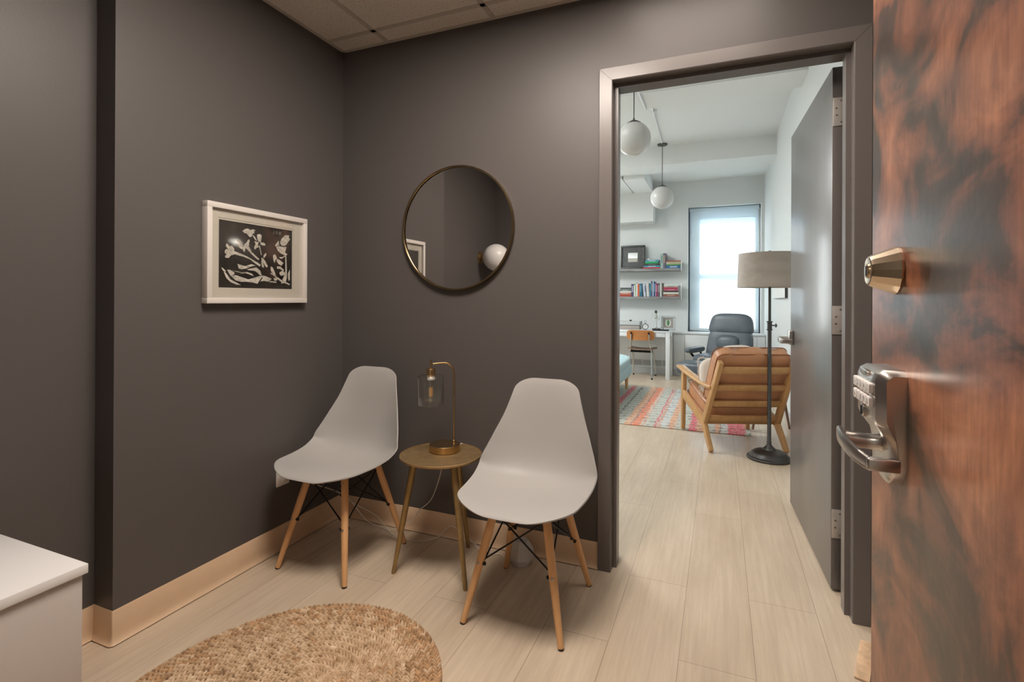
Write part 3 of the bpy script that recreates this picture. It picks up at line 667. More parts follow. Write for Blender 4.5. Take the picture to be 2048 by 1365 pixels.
# framed flower print on the west wall
PF = thing('framed_print', 'white framed black and white flower photograph hanging on the charcoal wall', 'picture', (0, -0.546, 1.349))
y0, y1, z0, z1 = -0.258, 0.259, -0.202, 0.202; fw = 0.022
b = NB(); box(b, (0.0005, y0, z1-fw), (0.034, y1, z1), 0.0012); box(b, (0.0005, y0, z0), (0.034, y1, z0+fw), 0.0012); box(b, (0.0005, y0, z0+fw), (0.034, y0+fw, z1-fw), 0.0012); box(b, (0.0005, y1-fw, z0+fw), (0.034, y1, z1-fw), 0.0012)
obj('frame', b, 'frame_white', PF)
p0, p1, q0, q1 = -0.197, 0.180, -0.138, 0.137
b = NB()
for lo, hi in (((y0+fw, q1+0.008), (y1-fw, z1-fw)), ((y0+fw, z0+fw), (y1-fw, q0-0.008)), ((y0+fw, q0-0.008), (p0-0.008, q1+0.008)), ((p1+0.008, q0-0.008), (y1-fw, q1+0.008))): box(b, (0.002, lo[0], lo[1]), (0.0195, hi[0], hi[1]))
for lo, hi in (((p0-0.008, q1), (p1+0.008, q1+0.008)), ((p0-0.008, q0-0.008), (p1+0.008, q0)), ((p0-0.008, q0), (p0, q1)), ((p1, q0), (p1+0.008, q1))): box(b, (0.002, lo[0], lo[1]), (0.0180, hi[0], hi[1]))
obj('mat_board', b, 'mat_board', PF)
b = NB(); box(b, (0.002, p0, q0), (0.0165, p1, q1))
FL = [[(-0.634,1.451),(-0.621,1.462),(-0.609,1.466),(-0.597,1.463),(-0.593,1.46),(-0.583,1.466),(-0.569,1.463),(-0.576,1.456),(-0.573,1.45),(-0.583,1.447),(-0.585,1.434),(-0.597,1.43),(-0.606,1.437),(-0.611,1.443),(-0.623,1.445)],[(-0.56,1.445),(-0.546,1.45),(-0.536,1.445),(-0.538,1.427),(-0.541,1.414),(-0.551,1.414),(-0.557,1.421),(-0.56,1.433)],[(-0.575,1.415),(-0.563,1.414),(-0.552,1.413),(-0.556,1.4),(-0.551,1.392),(-0.563,1.387),(-0.569,1.379),(-0.576,1.385),(-0.572,1.396),(-0.568,1.403)],[(-0.541,1.414),(-0.526,1.414),(-0.516,1.408),(-0.518,1.401),(-0.531,1.401),(-0.543,1.405)],[(-0.551,1.399),(-0.546,1.399),(-0.541,1.381),(-0.535,1.36),(-0.539,1.356),(-0.544,1.376)],[(-0.663,1.415),(-0.653,1.414),(-0.637,1.4),(-0.629,1.391),(-0.634,1.388),(-0.648,1.399),(-0.658,1.406)],[(-0.667,1.395),(-0.653,1.398),(-0.637,1.388),(-0.631,1.383),(-0.634,1.374),(-0.646,1.379),(-0.657,1.388)],[(-0.632,1.384),(-0.623,1.389),(-0.619,1.378),(-0.623,1.363),(-0.63,1.369)],[(-0.625,1.395),(-0.611,1.407),(-0.607,1.417),(-0.598,1.42),(-0.597,1.412),(-0.604,1.403),(-0.598,1.396),(-0.606,1.391),(-0.587,1.368),(-0.592,1.361),(-0.611,1.378),(-0.623,1.385)],[(-0.592,1.361),(-0.585,1.366),(-0.563,1.35),(-0.548,1.34),(-0.553,1.334),(-0.568,1.343)],[(-0.711,1.387),(-0.705,1.392),(-0.699,1.386),(-0.693,1.381),(-0.684,1.385),(-0.677,1.38),(-0.671,1.371),(-0.674,1.361),(-0.673,1.349),(-0.688,1.344),(-0.697,1.333),(-0.712,1.333),(-0.714,1.339),(-0.699,1.343),(-0.708,1.346),(-0.716,1.355),(-0.713,1.365),(-0.704,1.373),(-0.71,1.379)],[(-0.674,1.365),(-0.657,1.36),(-0.625,1.351),(-0.605,1.344),(-0.605,1.337),(-0.623,1.343),(-0.657,1.348),(-0.674,1.352)],[(-0.605,1.344),(-0.582,1.334),(-0.555,1.323),(-0.54,1.314),(-0.545,1.307),(-0.568,1.318),(-0.592,1.333),(-0.606,1.339)],[(-0.583,1.443),(-0.573,1.436),(-0.561,1.42),(-0.566,1.418),(-0.578,1.431)],[(-0.538,1.347),(-0.526,1.344),(-0.513,1.328),(-0.503,1.31),(-0.51,1.305),(-0.523,1.319),(-0.536,1.335)],[(-0.536,1.337),(-0.525,1.315),(-0.523,1.304),(-0.533,1.305),(-0.537,1.322)],[(-0.526,1.357),(-0.513,1.37),(-0.511,1.362),(-0.521,1.347),(-0.527,1.348)],[(-0.434,1.428),(-0.426,1.444),(-0.415,1.452),(-0.407,1.461),(-0.382,1.462),(-0.385,1.451),(-0.376,1.446),(-0.387,1.433),(-0.396,1.421),(-0.407,1.411),(-0.426,1.411),(-0.434,1.419)],[(-0.465,1.405),(-0.456,1.419),(-0.443,1.432),(-0.441,1.42),(-0.448,1.41),(-0.437,1.413),(-0.453,1.406)],[(-0.458,1.403),(-0.44,1.407),(-0.418,1.405),(-0.398,1.407),(-0.404,1.389),(-0.407,1.374),(-0.391,1.372),(-0.406,1.367),(-0.429,1.373),(-0.448,1.385)],[(-0.475,1.361),(-0.466,1.368),(-0.458,1.362),(-0.453,1.35),(-0.461,1.341),(-0.466,1.328),(-0.473,1.342)],[(-0.453,1.348),(-0.437,1.344),(-0.415,1.331),(-0.426,1.318),(-0.442,1.324),(-0.453,1.335)],[(-0.439,1.357),(-0.426,1.354),(-0.406,1.367),(-0.404,1.364),(-0.426,1.35),(-0.439,1.353)],[(-0.405,1.367),(-0.4,1.367),(-0.396,1.319),(-0.395,1.265),(-0.403,1.239),(-0.428,1.236),(-0.428,1.24),(-0.409,1.243),(-0.4,1.267),(-0.402,1.318)],[(-0.487,1.283),(-0.46,1.271),(-0.428,1.253),(-0.4,1.243),(-0.378,1.235),(-0.378,1.23),(-0.406,1.238),(-0.433,1.246),(-0.466,1.267),(-0.488,1.279)],[(-0.731,1.292),(-0.725,1.291),(-0.71,1.28),(-0.712,1.275),(-0.722,1.279)],[(-0.72,1.275),(-0.712,1.274),(-0.701,1.249),(-0.679,1.234),(-0.638,1.223),(-0.661,1.225),(-0.688,1.234),(-0.707,1.249)],[(-0.705,1.284),(-0.692,1.285),(-0.67,1.274),(-0.672,1.266),(-0.688,1.259)],[(-0.685,1.259),(-0.665,1.264),(-0.643,1.255),(-0.61,1.249),(-0.567,1.248),(-0.543,1.266),(-0.533,1.262),(-0.548,1.243),(-0.557,1.231),(-0.577,1.235),(-0.61,1.238),(-0.638,1.237),(-0.665,1.242)],[(-0.688,1.282),(-0.657,1.281),(-0.636,1.276),(-0.61,1.28),(-0.587,1.274),(-0.575,1.264),(-0.591,1.27),(-0.61,1.276),(-0.636,1.272),(-0.657,1.277)],[(-0.657,1.312),(-0.651,1.311),(-0.643,1.299),(-0.611,1.307),(-0.587,1.315),(-0.565,1.31),(-0.592,1.304),(-0.611,1.295),(-0.636,1.29),(-0.65,1.293)],[(-0.611,1.291),(-0.587,1.297),(-0.563,1.302),(-0.543,1.289),(-0.535,1.268),(-0.545,1.27),(-0.558,1.282),(-0.577,1.287),(-0.601,1.288)],[(-0.54,1.268),(-0.518,1.267),(-0.497,1.261),(-0.481,1.255),(-0.502,1.242),(-0.522,1.245),(-0.543,1.241),(-0.53,1.258)],[(-0.487,1.311),(-0.476,1.307),(-0.463,1.284),(-0.458,1.269),(-0.476,1.279),(-0.487,1.294)],[(-0.471,1.26),(-0.452,1.259),(-0.45,1.25),(-0.466,1.247)],[(-0.439,1.285),(-0.423,1.295),(-0.403,1.287),(-0.406,1.278),(-0.428,1.271),(-0.436,1.277)],[(-0.453,1.313),(-0.434,1.314),(-0.412,1.3),(-0.414,1.293),(-0.436,1.303),(-0.45,1.302)],[(-0.389,1.283),(-0.378,1.304),(-0.377,1.257),(-0.383,1.248),(-0.388,1.261)],[(-0.494,1.246),(-0.455,1.243),(-0.455,1.238),(-0.494,1.241)],[(-0.472,1.471),(-0.468,1.474),(-0.47,1.456),(-0.474,1.458)],[(-0.459,1.473),(-0.451,1.474),(-0.452,1.458),(-0.46,1.459)],[(-0.443,1.472),(-0.429,1.474),(-0.43,1.459),(-0.445,1.459)]]
def flat_poly(bm, pts, x, mi, k=1.0):
    cy = sum(p[0] for p in pts)/len(pts); cz = sum(p[1] for p in pts)/len(pts)
    c = bm.verts.new((x+0.0006, cy+0.546, cz-1.349)); n = len(pts)
    vv = [bm.verts.new((x, cy+(p[0]-cy)*k+0.546, cz+(p[1]-cz)*k-1.349)) for p in pts]
    for i in range(n):
        f = bm.faces.new((c, vv[i], vv[(i+1) % n])); f.material_index = mi
for i, pl in enumerate(FL):
    cl = [tuple(v) for v in pl]; flat_poly(b, cl, 0.0166, 2 if i >= len(FL)-3 else 1)
    if len(cl) > 9 and i < len(FL)-3:
        cy = sum(p[0] for p in cl)/len(cl); cz = sum(p[1] for p in cl)/len(cl)
        for s in range(0, len(cl), 3):        # fine dark veins across petals and leaves
            y_, z_ = cl[s]; tube(b, [(0.0172, cy+(y_-cy)*0.25+0.546, cz+(z_-cz)*0.25-1.349), (0.0169, cy+(y_-cy)*0.85+0.546, cz+(z_-cz)*0.85-1.349)], 0.0006, 4, 2)
obj('flower_print', b, ['print_black', 'print_white', 'print_grey'], PF, 180)
b = NB(); box(b, (0.0205, y0+fw-0.001, z0+fw-0.001), (0.0220, y1-fw+0.001, z1-fw+0.001)); obj('glazing', b, 'glass', PF)

# moulded plastic side chairs on wooden legs
def chair_shell():
    C = [(-0.268, 0.4250), (-0.262, 0.4315), (-0.245, 0.4385), (-0.215, 0.4425), (-0.16, 0.440), (-0.10, 0.433), (-0.04, 0.426), (0.01, 0.4225), (0.053, 0.427), (0.092, 0.440), (0.122, 0.465), (0.143, 0.503), (0.158, 0.552), (0.170, 0.61), (0.180, 0.665), (0.188, 0.72), (0.196, 0.77), (0.203, 0.806), (0.207, 0.821), (0.211, 0.833)]
    S = smooth_path([(0, y, z) for y, z in C], 3); L = [0]
    for a, c in zip(S, S[1:]): L.append(L[-1]+(c-a).length)
    T = L[-1]
    def ip(tab, t):
        for i in range(len(tab)-1):
            (a, va), (c, vc) = tab[i], tab[i+1]
            if t <= c:
                h = c-a; u = (t-a)/h
                m0 = (vc-tab[i-1][1])/(c-tab[i-1][0]) if i else (vc-va)/h
                m1 = (tab[i+2][1]-va)/(tab[i+2][0]-a) if i+2 < len(tab) else (vc-va)/h
                return (2*u**3-3*u*u+1)*va+(u**3-2*u*u+u)*h*m0+(3*u*u-2*u**3)*vc+(u**3-u*u)*h*m1
        return tab[-1][1]
    W = [(0, 0.196), (0.06, 0.212), (0.12, 0.223), (0.20, 0.231), (0.30, 0.238), (0.42, 0.243), (0.52, 0.241), (0.60, 0.229), (0.70, 0.203), (0.80, 0.174), (0.90, 0.150), (1, 0.130)]
    K = [(0, 0.002), (0.10, 0.012), (0.25, 0.030), (0.42, 0.062), (0.55, 0.078), (0.66, 0.062), (0.80, 0.032), (0.92, 0.014), (1, 0.003)]
    bm = NB(); rows = []; NU = 28; NV = 58
    def at(s):
        for q in range(len(L)-1):
            if s <= L[q+1] or q == len(L)-2:
                f = (s-L[q])/(L[q+1]-L[q]); p = S[q].lerp(S[q+1], f)
                a = S[max(q-1, 0)]; c = S[min(q+2, len(S)-1)]; d0 = (S[q+1]-a).normalized(); d1_ = (c-S[q]).normalized()
                return p, d0.lerp(d1_, f).normalized()
    def corner(u, u0, r): return 0 if u <= u0 else r*(1-math.sqrt(max(0, 1-((u-u0)/(1-u0))**2)))
    for i in range(NV+1):
        row = []; tau = 0.5-0.5*math.cos(math.pi*i/NV)*(0.72)-0.5*(1-2*i/NV)*0.28
        for j in range(NU+1):
            u = math.sin((j/NU*2-1)*math.pi/2*0.94)/math.sin(math.pi/2*0.94); au = min(1, abs(u))
            c0, c1 = corner(au, 0.30, 0.100)+0.010*au*au, corner(au, 0.40, 0.050)
            s_ = c0+tau*(T-c0-c1); t = s_/T; p, d = at(s_); nrm = Vector((0, -d.z, d.y))
            q = p+nrm*(ip(K, t)*au**2.6); q.x = ip(W, t)*u
            row.append(q)
        rows.append(row)
    tm = NB(); G = [[tm.verts.new(q) for q in r_] for r_ in rows]
    for a, c in zip(G, G[1:]):
        for j in range(NU): tm.faces.new((a[j], a[j+1], c[j+1], c[j]))
    tm.normal_update(); NR = [[v.normal.copy() for v in r_] for r_ in G]; tm.free()
    TH = 0.0055; nr = len(rows); A_ = [[bm.verts.new(q) for q in r_] for r_ in rows]; B_ = [[bm.verts.new(rows[i][j]-NR[i][j]*TH*(1 if NR[i][j].z*1.0+(-NR[i][j].y)*1.0 > 0 else -1)) for j in range(NU+1)] for i in range(nr)]
    for i in range(nr-1):
        for j in range(NU):
            bm.faces.new((A_[i][j], A_[i][j+1], A_[i+1][j+1], A_[i+1][j])); bm.faces.new((B_[i][j], B_[i+1][j], B_[i+1][j+1], B_[i][j+1]))
        for j, s_ in ((0, 1), (NU, -1)): bm.faces.new((A_[i][j], A_[i+1][j], B_[i+1][j], B_[i][j]) if s_ > 0 else (A_[i][j], B_[i][j], B_[i+1][j], A_[i+1][j]))
    for j in range(NU):
        bm.faces.new((A_[0][j], B_[0][j], B_[0][j+1], A_[0][j+1])); bm.faces.new((A_[-1][j], A_[-1][j+1], B_[-1][j+1], B_[-1][j]))
    bmesh.ops.recalc_face_normals(bm, faces=bm.faces)
    return bm
def make_chair(label, loc, rz=0.0):
    t = thing('side_chair', label, 'chair', loc, rz, None)
    sh = obj('seat_shell', chair_shell(), 'shell', t, 60)
    b = NB()
    for sx in (-1, 1):
        for sy in (-1, 1): lathe(b, [(0.014, 0), (0.014, 0.018), (0.010, 0.022), (0, 0.022)], 14, (sx*0.080, sy*0.085, 0.395), 0)
    box(b, (-0.010, -0.115, 0.392), (0.010, 0.10, 0.400), 0.001); box(b, (-0.105, -0.10, 0.392), (0.105, -0.085, 0.400), 0.001); box(b, (-0.105, 0.075, 0.392), (0.105, 0.09, 0.400), 0.001)
    obj('seat_mount', b, 'black_steel', t)
    F = {}; 
    for sx in (-1, 1):
        for sy in (-1, 1):
            foot = Vector((sx*0.184, sy*0.205, 0.0)); top = Vector((sx*0.096, sy*0.105, 0.408)); F[sx, sy] = (foot, top)
            L = lambda s: foot.lerp(top, s)
            b = NB(); tube(b, [foot, L(0.02), L(0.25), L(0.5), L(0.72), L(0.95), top], [0.0095, 0.0105, 0.0125, 0.0145, 0.0155, 0.0150, 0.0135], 16)
            lg = obj('leg', b, 'beech', t)
            b = NB()
            b.free(); od = Vector((0, sy, 0.28)).normalized()
            for s in (0.50, 0.93):
                b = NB(); c = L(s)+od*0.0125; m = od.to_track_quat('Z', 'Y').to_matrix().to_4x4()
                lathe(b, [(0.0055, 0), (0.0055, 0.0022), (0.0035, 0.0036), (0, 0.0037)], 12, c, 0, m)
                obj('screw', b, 'screw', lg)
            b = NB(); tube(b, [foot+Vector((0, 0, 0.0001)), L(0.012)], [0.0098, 0.0110], 14); obj('foot_pad', b, 'black_rubber', lg)
    b = NB()
    for (a, c) in (((-1, -1), (1, -1)), ((1, -1), (-1, -1)), ((-1, 1), (1, 1)), ((1, 1), (-1, 1)), ((-1, -1), (-1, 1)), ((-1, 1), (-1, -1)), ((1, -1), (1, 1)), ((1, 1), (1, -1))):
        lo = F[a][0].lerp(F[a][1], 0.50); hi = F[c][0].lerp(F[c][1], 0.93); d = (hi-lo).normalized()
        off = Vector((0, -a[1], 0))*0.012 if a[0] != c[0] else Vector((-a[0], 0, 0))*0.012
        tube(b, [lo+off+d*0.004, lo+off+d*0.03, hi+off*0.5], 0.0032, 8)
        tube(b, [lo+off*0.2, lo+off*1.9], 0.0065, 8)
    obj('wire_brace', b, 'black_steel', t)
    return t
make_chair('light grey moulded chair on wooden legs in the corner under the framed print', (0.306, -0.335, 0), R(-1))
make_chair('light grey moulded chair on wooden legs beside the office doorway', (1.212, -0.350, 0), R(0.5))

# brass side table with three legs
TB = thing('side_table', 'round aged brass side table on three splayed legs between the two grey chairs', 'side table', (0.762, -0.255, 0))
ZT = 0.492
b = NB(); lathe(b, [(0, ZT-0.009), (0.170, ZT-0.009), (0.1760, ZT-0.006), (0.1772, ZT-0.001), (0.1772, ZT+0.0025), (0.1755, ZT+0.0035), (0.1745, ZT+0.0005), (0, ZT)], 72); obj('table_top', b, 'aged_brass', TB, 30)
for fx, fy in ((-0.160, -0.120), (0.182, -0.113), (0.030, 0.205)):
    d = Vector((fx, fy, 0)).normalized(); tp = d*0.112; tp.z = ZT-0.008; ft = Vector((fx, fy, 0))
    b = NB(); tube(b, [ft, ft.lerp(tp, 0.5), tp], [0.0085, 0.0125, 0.0160], 18); obj('leg', b, 'brass_leg', TB)

# brass lamp with a clear glass cylinder on the side table
TL = thing('table_lamp', 'small brass lamp with a clear glass cylinder shade standing on the brass side table', 'table lamp', (0.752, -0.205, ZT+0.001))
b = NB(); lathe(b, [(0, 0), (0.0655, 0), (0.068, 0.002), (0.068, 0.029), (0.0665, 0.0315), (0.010, 0.0325), (0, 0.0325)], 56); obj('base', b, 'brass', TL, 30)
b = NB(); sx, sy = 0.024, 0.040; hx, hy = -0.055, -0.030
pts = [(sx, sy, 0.030), (sx, sy, 0.20), (sx, sy, 0.335), (sx-0.004, sy-0.004, 0.362), (sx-0.018, sy-0.016, 0.383), (sx-0.036, sy-0.032, 0.389), (hx+0.006, hy+0.006, 0.386)]
tube(b, [pts[0], pts[1]]+smooth_path(pts[2:], 6), 0.0041, 12); lathe(b, [(0.0075, 0.032), (0.0075, 0.036), (0.0045, 0.040)], 16, (sx, sy, 0)); obj('stem', b, 'brass', TL)
b = NB(); lathe(b, [(0.0042, 0.405), (0.0042, 0.375), (0.0042, 0.368), (0.019, 0.367), (0.0205, 0.364), (0.0205, 0.338), (0.0190, 0.336), (0, 0.336)][::-1], 28, (hx, hy, 0)); obj('socket', b, 'brass', TL, 30)
b = NB(); lathe(b, [(0.0190, 0.3365), (0.030, 0.3360), (0.052, 0.3355), (0.0575, 0.331), (0.0580, 0.322), (0.0580, 0.208), (0.0570, 0.2065), (0.0560, 0.208), (0.0560, 0.322), (0.0552, 0.3300), (0.050, 0.3340), (0.0190, 0.3345)], 56, (hx, hy, 0), caps=False); obj('glass_shade', b, 'glass', TL, 50)
b = NB(); lathe(b, [(0.0175, 0.338), (0.0175, 0.318), (0.0165, 0.316), (0, 0.316)], 24, (hx, hy, 0)); obj('bulb_holder', b, 'white_plastic', TL, 30)
b = NB(); lathe(b, [(0.0125, 0.317), (0.014, 0.300), (0.0200, 0.272), (0.0262, 0.250), (0.0265, 0.238), (0.0225, 0.226), (0.0130, 0.219), (0.004, 0.2165), (0, 0.2165)], 32, (hx, hy, 0), caps=False); bl = obj('bulb', b, 'glass', TL, 60)
b = NB()
for k in range(4):
    a = k*math.pi/2+0.4; x = hx+0.0058*math.cos(a); y = hy+0.0058*math.sin(a); tube(b, [(x, y, 0.242), (x, y, 0.282)], 0.0016, 6)
tube(b, [(hx, hy, 0.222), (hx, hy, 0.312)], 0.0012, 6, 1)
obj('filament', b, ['filament', 'screw'], bl)
W = lambda x, y, z: (x-0.752, y+0.205, z-ZT-0.001)
b = NB(); tube(b, smooth_path([W(0.776, -0.148, 0.500), W(0.765, -0.062, 0.487), W(0.705, -0.070, 0.430), W(0.667, -0.075, 0.371), W(0.633, -0.060, 0.287), W(0.582, -0.040, 0.188), W(0.511, -0.035, 0.121), W(0.476, -0.035, 0.07), W(0.42, -0.045, 0.035), W(0.36, -0.055, 0.006), W(0.34, -0.055, 0.003), W(0.20, -0.04, 0.020), W(0.09, -0.05, 0.12), W(0.035, -0.14, 0.21), W(0.014, -0.30, 0.300), W(0.012, -0.375, 0.335)], 8), 0.0022, 7); obj('cord', b, 'cable_white', TL)

# outlet plate on the west wall behind the left chair
OU = thing('wall_outlet', 'white wall outlet plate half hidden behind the corner chair seat', 'outlet', (0, -0.400, 0.358))
b = NB(); prism(b, rrect(0, 0, 0.074, 0.120, 0.004), 0.0, 0.005, 'x', 0.001); obj('cover_plate', b, 'white_plastic', OU)
for z_ in (-0.026, 0.026): b = NB(); prism(b, rrect(0, z_, 0.034, 0.028, 0.010), 0.0045, 0.0065, 'x'); obj('socket_face', b, 'ceramic', OU)
b = NB(); box(b, (0.0066, 0.008, -0.036), (0.032, 0.034, -0.012), 0.004); o = obj('plug', b, 'white_plastic'); o.location = (0, -0.400, 0.358); tag(o, 'white plug of the cord pushed into the wall outlet', 'plug')

# faceted white diffuser on the floor behind the right chair
DF = thing('aroma_diffuser', 'white faceted diffuser on the floor behind the chair beside the doorway', 'diffuser', (1.075, -0.085, 0))
b = NB(); lathe(b, [(0.040, 0.0), (0.056, 0.030), (0.052, 0.070), (0.030, 0.105), (0.0, 0.107)], 7, mtx=Matrix.Rotation(R(15), 4, 'Z')); obj('body', b, 'ceramic', DF, 5)
W = lambda x, y, z: (x-1.075, y+0.085, z)
b = NB(); tube(b, smooth_path([W(1.045, -0.105, 0.012), W(1.00, -0.085, 0.003), W(0.955, -0.06, 0.003), W(0.93, -0.075, 0.003), W(0.90, -0.05, 0.003), W(0.86, -0.060, 0.003), W(0.82, -0.045, 0.02), W(0.74, -0.035, 0.06), W(0.68, -0.03, 0.07), W(0.62, -0.04, 0.010), W(0.56, -0.09, 0.003), W(0.46, -0.11, 0.003), W(0.38, -0.08, 0.003), W(0.25, -0.03, 0.05), W(0.11, -0.03, 0.09), W(0.05, -0.10, 0.17), W(0.02, -0.27, 0.27), W(0.012, -0.385, 0.325)], 8), 0.0020, 7); obj('cord', b, 'cable_white', DF)

# braided oval jute rug
def braided_rug():
    bm = NB(); rnd = random.Random(4); a0, b0 = 0.445, 0.51; step = 0.0275; ang = R(-18)
    n_r = int(a0/step); cur = [0]
    def lump(p, dirv, side, s, up):
        d = Vector(dirv).normalized(); sd = Vector((-d.y, d.x, 0)); ax = (d + sd*side*0.75).normalized(); bx = Vector((-ax.y, ax.x, 0))
        L_, W_, H_ = 0.0142*s, 0.0050*s, 0.0070*s
        t = [(-1, 0, 0), (-0.45, 0.75, 0.35), (-0.45, -0.75, 0.35), (-0.25, 0, 1), (0.45, 0.85, 0.35), (0.45, -0.85, 0.35), (0.35, 0, 1.05), (1, 0, 0.15), (-0.2, 1, -0.6), (-0.2, -1, -0.6), (0.5, 1, -0.6), (0.5, -1, -0.6)]
        v = [bm.verts.new(Vector(p)+ax*q[0]*L_+bx*q[1]*W_+Vector((0, 0, 1))*(q[2]*H_+up)) for q in t]
        for f in ((0, 3, 1), (0, 2, 3), (1, 3, 6, 4), (3, 2, 5, 6), (4, 6, 7), (6, 5, 7), (0, 1, 8), (0, 9, 2), (1, 4, 10, 8), (2, 9, 11, 5), (4, 7, 10), (5, 11, 7)):
            q_ = bm.faces.new([v[k] for k in f]); q_.smooth = True; q_.material_index = cur[0]
    for r in range(n_r):
        cur[0] = 2 if r in (0, 1, 2) else 0
        ra = a0-step*(r+0.5); rb = b0-step*(r+0.5)
        per = math.pi*(3*(ra+rb)-math.sqrt((3*ra+rb)*(ra+3*rb))); n = max(6, int(per/0.0165))
        for k in range(n):
            th = 2*math.pi*(k+rnd.random()*0.25)/n
            pr_ = (0.75, 0.6, 0.4, 0.2)[r] if r < 4 else 0.05
            cur[0] = 2 if rnd.random() < pr_ else 0
            for side in (-1, 1):
                th2 = th+(math.pi/n if side > 0 else 0); rr = side*step*0.25
                x = (ra+rr)*math.cos(th2); y = (rb+rr)*math.sin(th2); dx = -(ra)*math.sin(th2); dy = rb*math.cos(th2)
                p = (x*math.cos(ang)-y*math.sin(ang), x*math.sin(ang)+y*math.cos(ang), 0.0075+rnd.uniform(-0.0006, 0.0008))
                dv = (dx*math.cos(ang)-dy*math.sin(ang), dx*math.sin(ang)+dy*math.cos(ang), 0)
                lump(p, dv, -side, rnd.uniform(0.92, 1.12), 0)
    base = []; N_ = 96
    for z in (0.001, 0.0050):
        base.append([bm.verts.new(((a0-0.004)*math.cos(2*math.pi*k/N_)*math.cos(ang)-(b0-0.004)*math.sin(2*math.pi*k/N_)*math.sin(ang), (a0-0.004)*math.cos(2*math.pi*k/N_)*math.sin(ang)+(b0-0.004)*math.sin(2*math.pi*k/N_)*math.cos(ang), z)) for k in range(N_)])
    bm.faces.new(list(reversed(base[0]))); bm.faces.new(base[1])
    for k in range(N_): bm.faces.new((base[0][k], base[0][(k+1) % N_], base[1][(k+1) % N_], base[1][k]))
    for f in bm.faces:
        if len(f.verts) > 50: f.material_index = 1
    me = bpy.data.meshes.new('jute_rug'); bm.to_mesh(me); bm.free(); me.materials.append(MT['jute']); me.materials.append(MT['jute_gap_shade']); me.materials.append(MT['jute_brown'])
    o = bpy.data.objects.new('jute_rug', me); COL.objects.link(o); return o
o = braided_rug(); o.location = (0.705, -1.105, 0); tag(o, 'oval braided jute rug on the plank floor in front of the two grey chairs', 'rug')

# ------------------------------------------------------------------ office
b = NB(); box(b, (0, 0, 0.0005), (2.385, 2.13, 0.009), 0.002); o = obj('area_rug', b, 'kilim'); o.location = (-0.25, 2.600, 0); tag(o, 'faded kilim area rug with coral and grey stripes on the office floor', 'rug')

# two opal globe pendants and the conduit that feeds them
def pendant(label, x, y, zc, zt, r=0.143):
    t = thing('pendant_light', label, 'pendant light', (x, y, zt), 0, 'opal globe pendants in the office')
    b = NB(); lathe(b, [(0, -0.026), (0.058, -0.026), (0.062, -0.022), (0.062, -0.012), (0, -0.012)][::-1], 32); obj('canopy', b, 'bronze', t, 30)
    b = NB(); lathe(b, [(0.0, -0.012), (0.066, -0.012), (0.066, 0.0), (0, 0.0)], 32); obj('ceiling_box', b, 'office_white', t, 30)
    b = NB(); tube(b, [(0, 0, -0.026), (0, 0, zc-zt+r+0.012)], 0.0045, 10); obj('cord', b, 'bronze', t)
    b = NB(); h = zc-zt+r; lathe(b, [(0.007, h+0.035), (0.010, h+0.016), (0.030, h+0.010), (0.058, h-0.006), (0.062, h-0.014), (0, h-0.014)], 32); obj('cap', b, 'bronze', t, 40)
    b = NB(); bmesh.ops.create_uvsphere(b, u_segments=48, v_segments=28, radius=r); bmesh.ops.translate(b, vec=(0, 0, zc-zt), verts=b.verts); obj('globe', b, 'globe', t)
pendant('white globe pendant nearer the doorway, half behind the door frame', 1.212, 2.12, 2.512, HO, 0.139)
pendant('white globe pendant farther in, hanging below the conduit end', 1.205, 4.44, 2.455, HO)
CD = thing('ceiling_conduit', 'thin white conduit running across the office ceiling to the far pendant', 'conduit', (1.245, 0, 0))
b = NB(); tube(b, [(0, 2.58, HO-0.012), (-0.04, 4.38, HO-0.012)], 0.0095, 8); obj('pipe', b, 'office_white', CD)
b = NB(); tube(b, [(0, 0.16, 2.913), (0, 2.58, 2.913), (0, 2.592, 3.12)], 0.0095, 8); obj('pipe', b, 'office_white', CD)
for y in (2.75, 3.25): b = NB(); box(b, (-0.030, y-0.008, HO-0.024), (0.025, y+0.008, HO), 0.002); obj('strap', b, 'office_white', CD)

# low white enclosure under the window with panel fronts and air grilles
RC = thing('radiator_cabinet', 'long low white cabinet with air grilles under the office window', 'cabinet', (0, 6.0, 0))
b = NB(); box(b, (XL+0.01, 0.012, 0.0), (XR-0.002, 0.298, 0.640)); obj('body', b, 'office_white', RC)
b = NB(); box(b, (XL+0.01, -0.008, 0.640), (XR-0.002, 0.298, 0.668), 0.002); obj('cabinet_top', b, 'office_white', RC)
b = NB(); box(b, (XL+0.01, 0.0, 0.0), (XR-0.002, 0.012, 0.095), 0.002); obj('baseboard', b, 'base_grey', RC)
for x0, x1 in ((1.225, 1.385), (1.390, 1.93), (1.935, 2.385), (2.390, 2.495)):
    b = NB(); box(b, (x0, -0.004, 0.105), (x1, 0.012, 0.632), 0.0015); obj('panel_front', b, 'office_white', RC)
b = NB(); box(b, (XL+0.01, 0.002, 0.105), (1.215, 0.012, 0.125), 0.0015); box(b, (XL+0.01, 0.002, 0.225), (1.215, 0.012, 0.245), 0.0015); obj('grille_rail', b, 'office_white', RC)
for k in range(7):
    x0 = 1.205-0.150*(k+1)
    g = NB(); box(g, (x0+0.008, 0.006, 0.135), (x0+0.142, 0.011, 0.218), mi=1)
    for j in range(14): box(g, (x0+0.010+j*0.0098, 0.002, 0.135), (x0+0.0135+j*0.0098, 0.0065, 0.218))
    obj('vent_grille', g, ['base_grey', 'pale_frame'], RC)

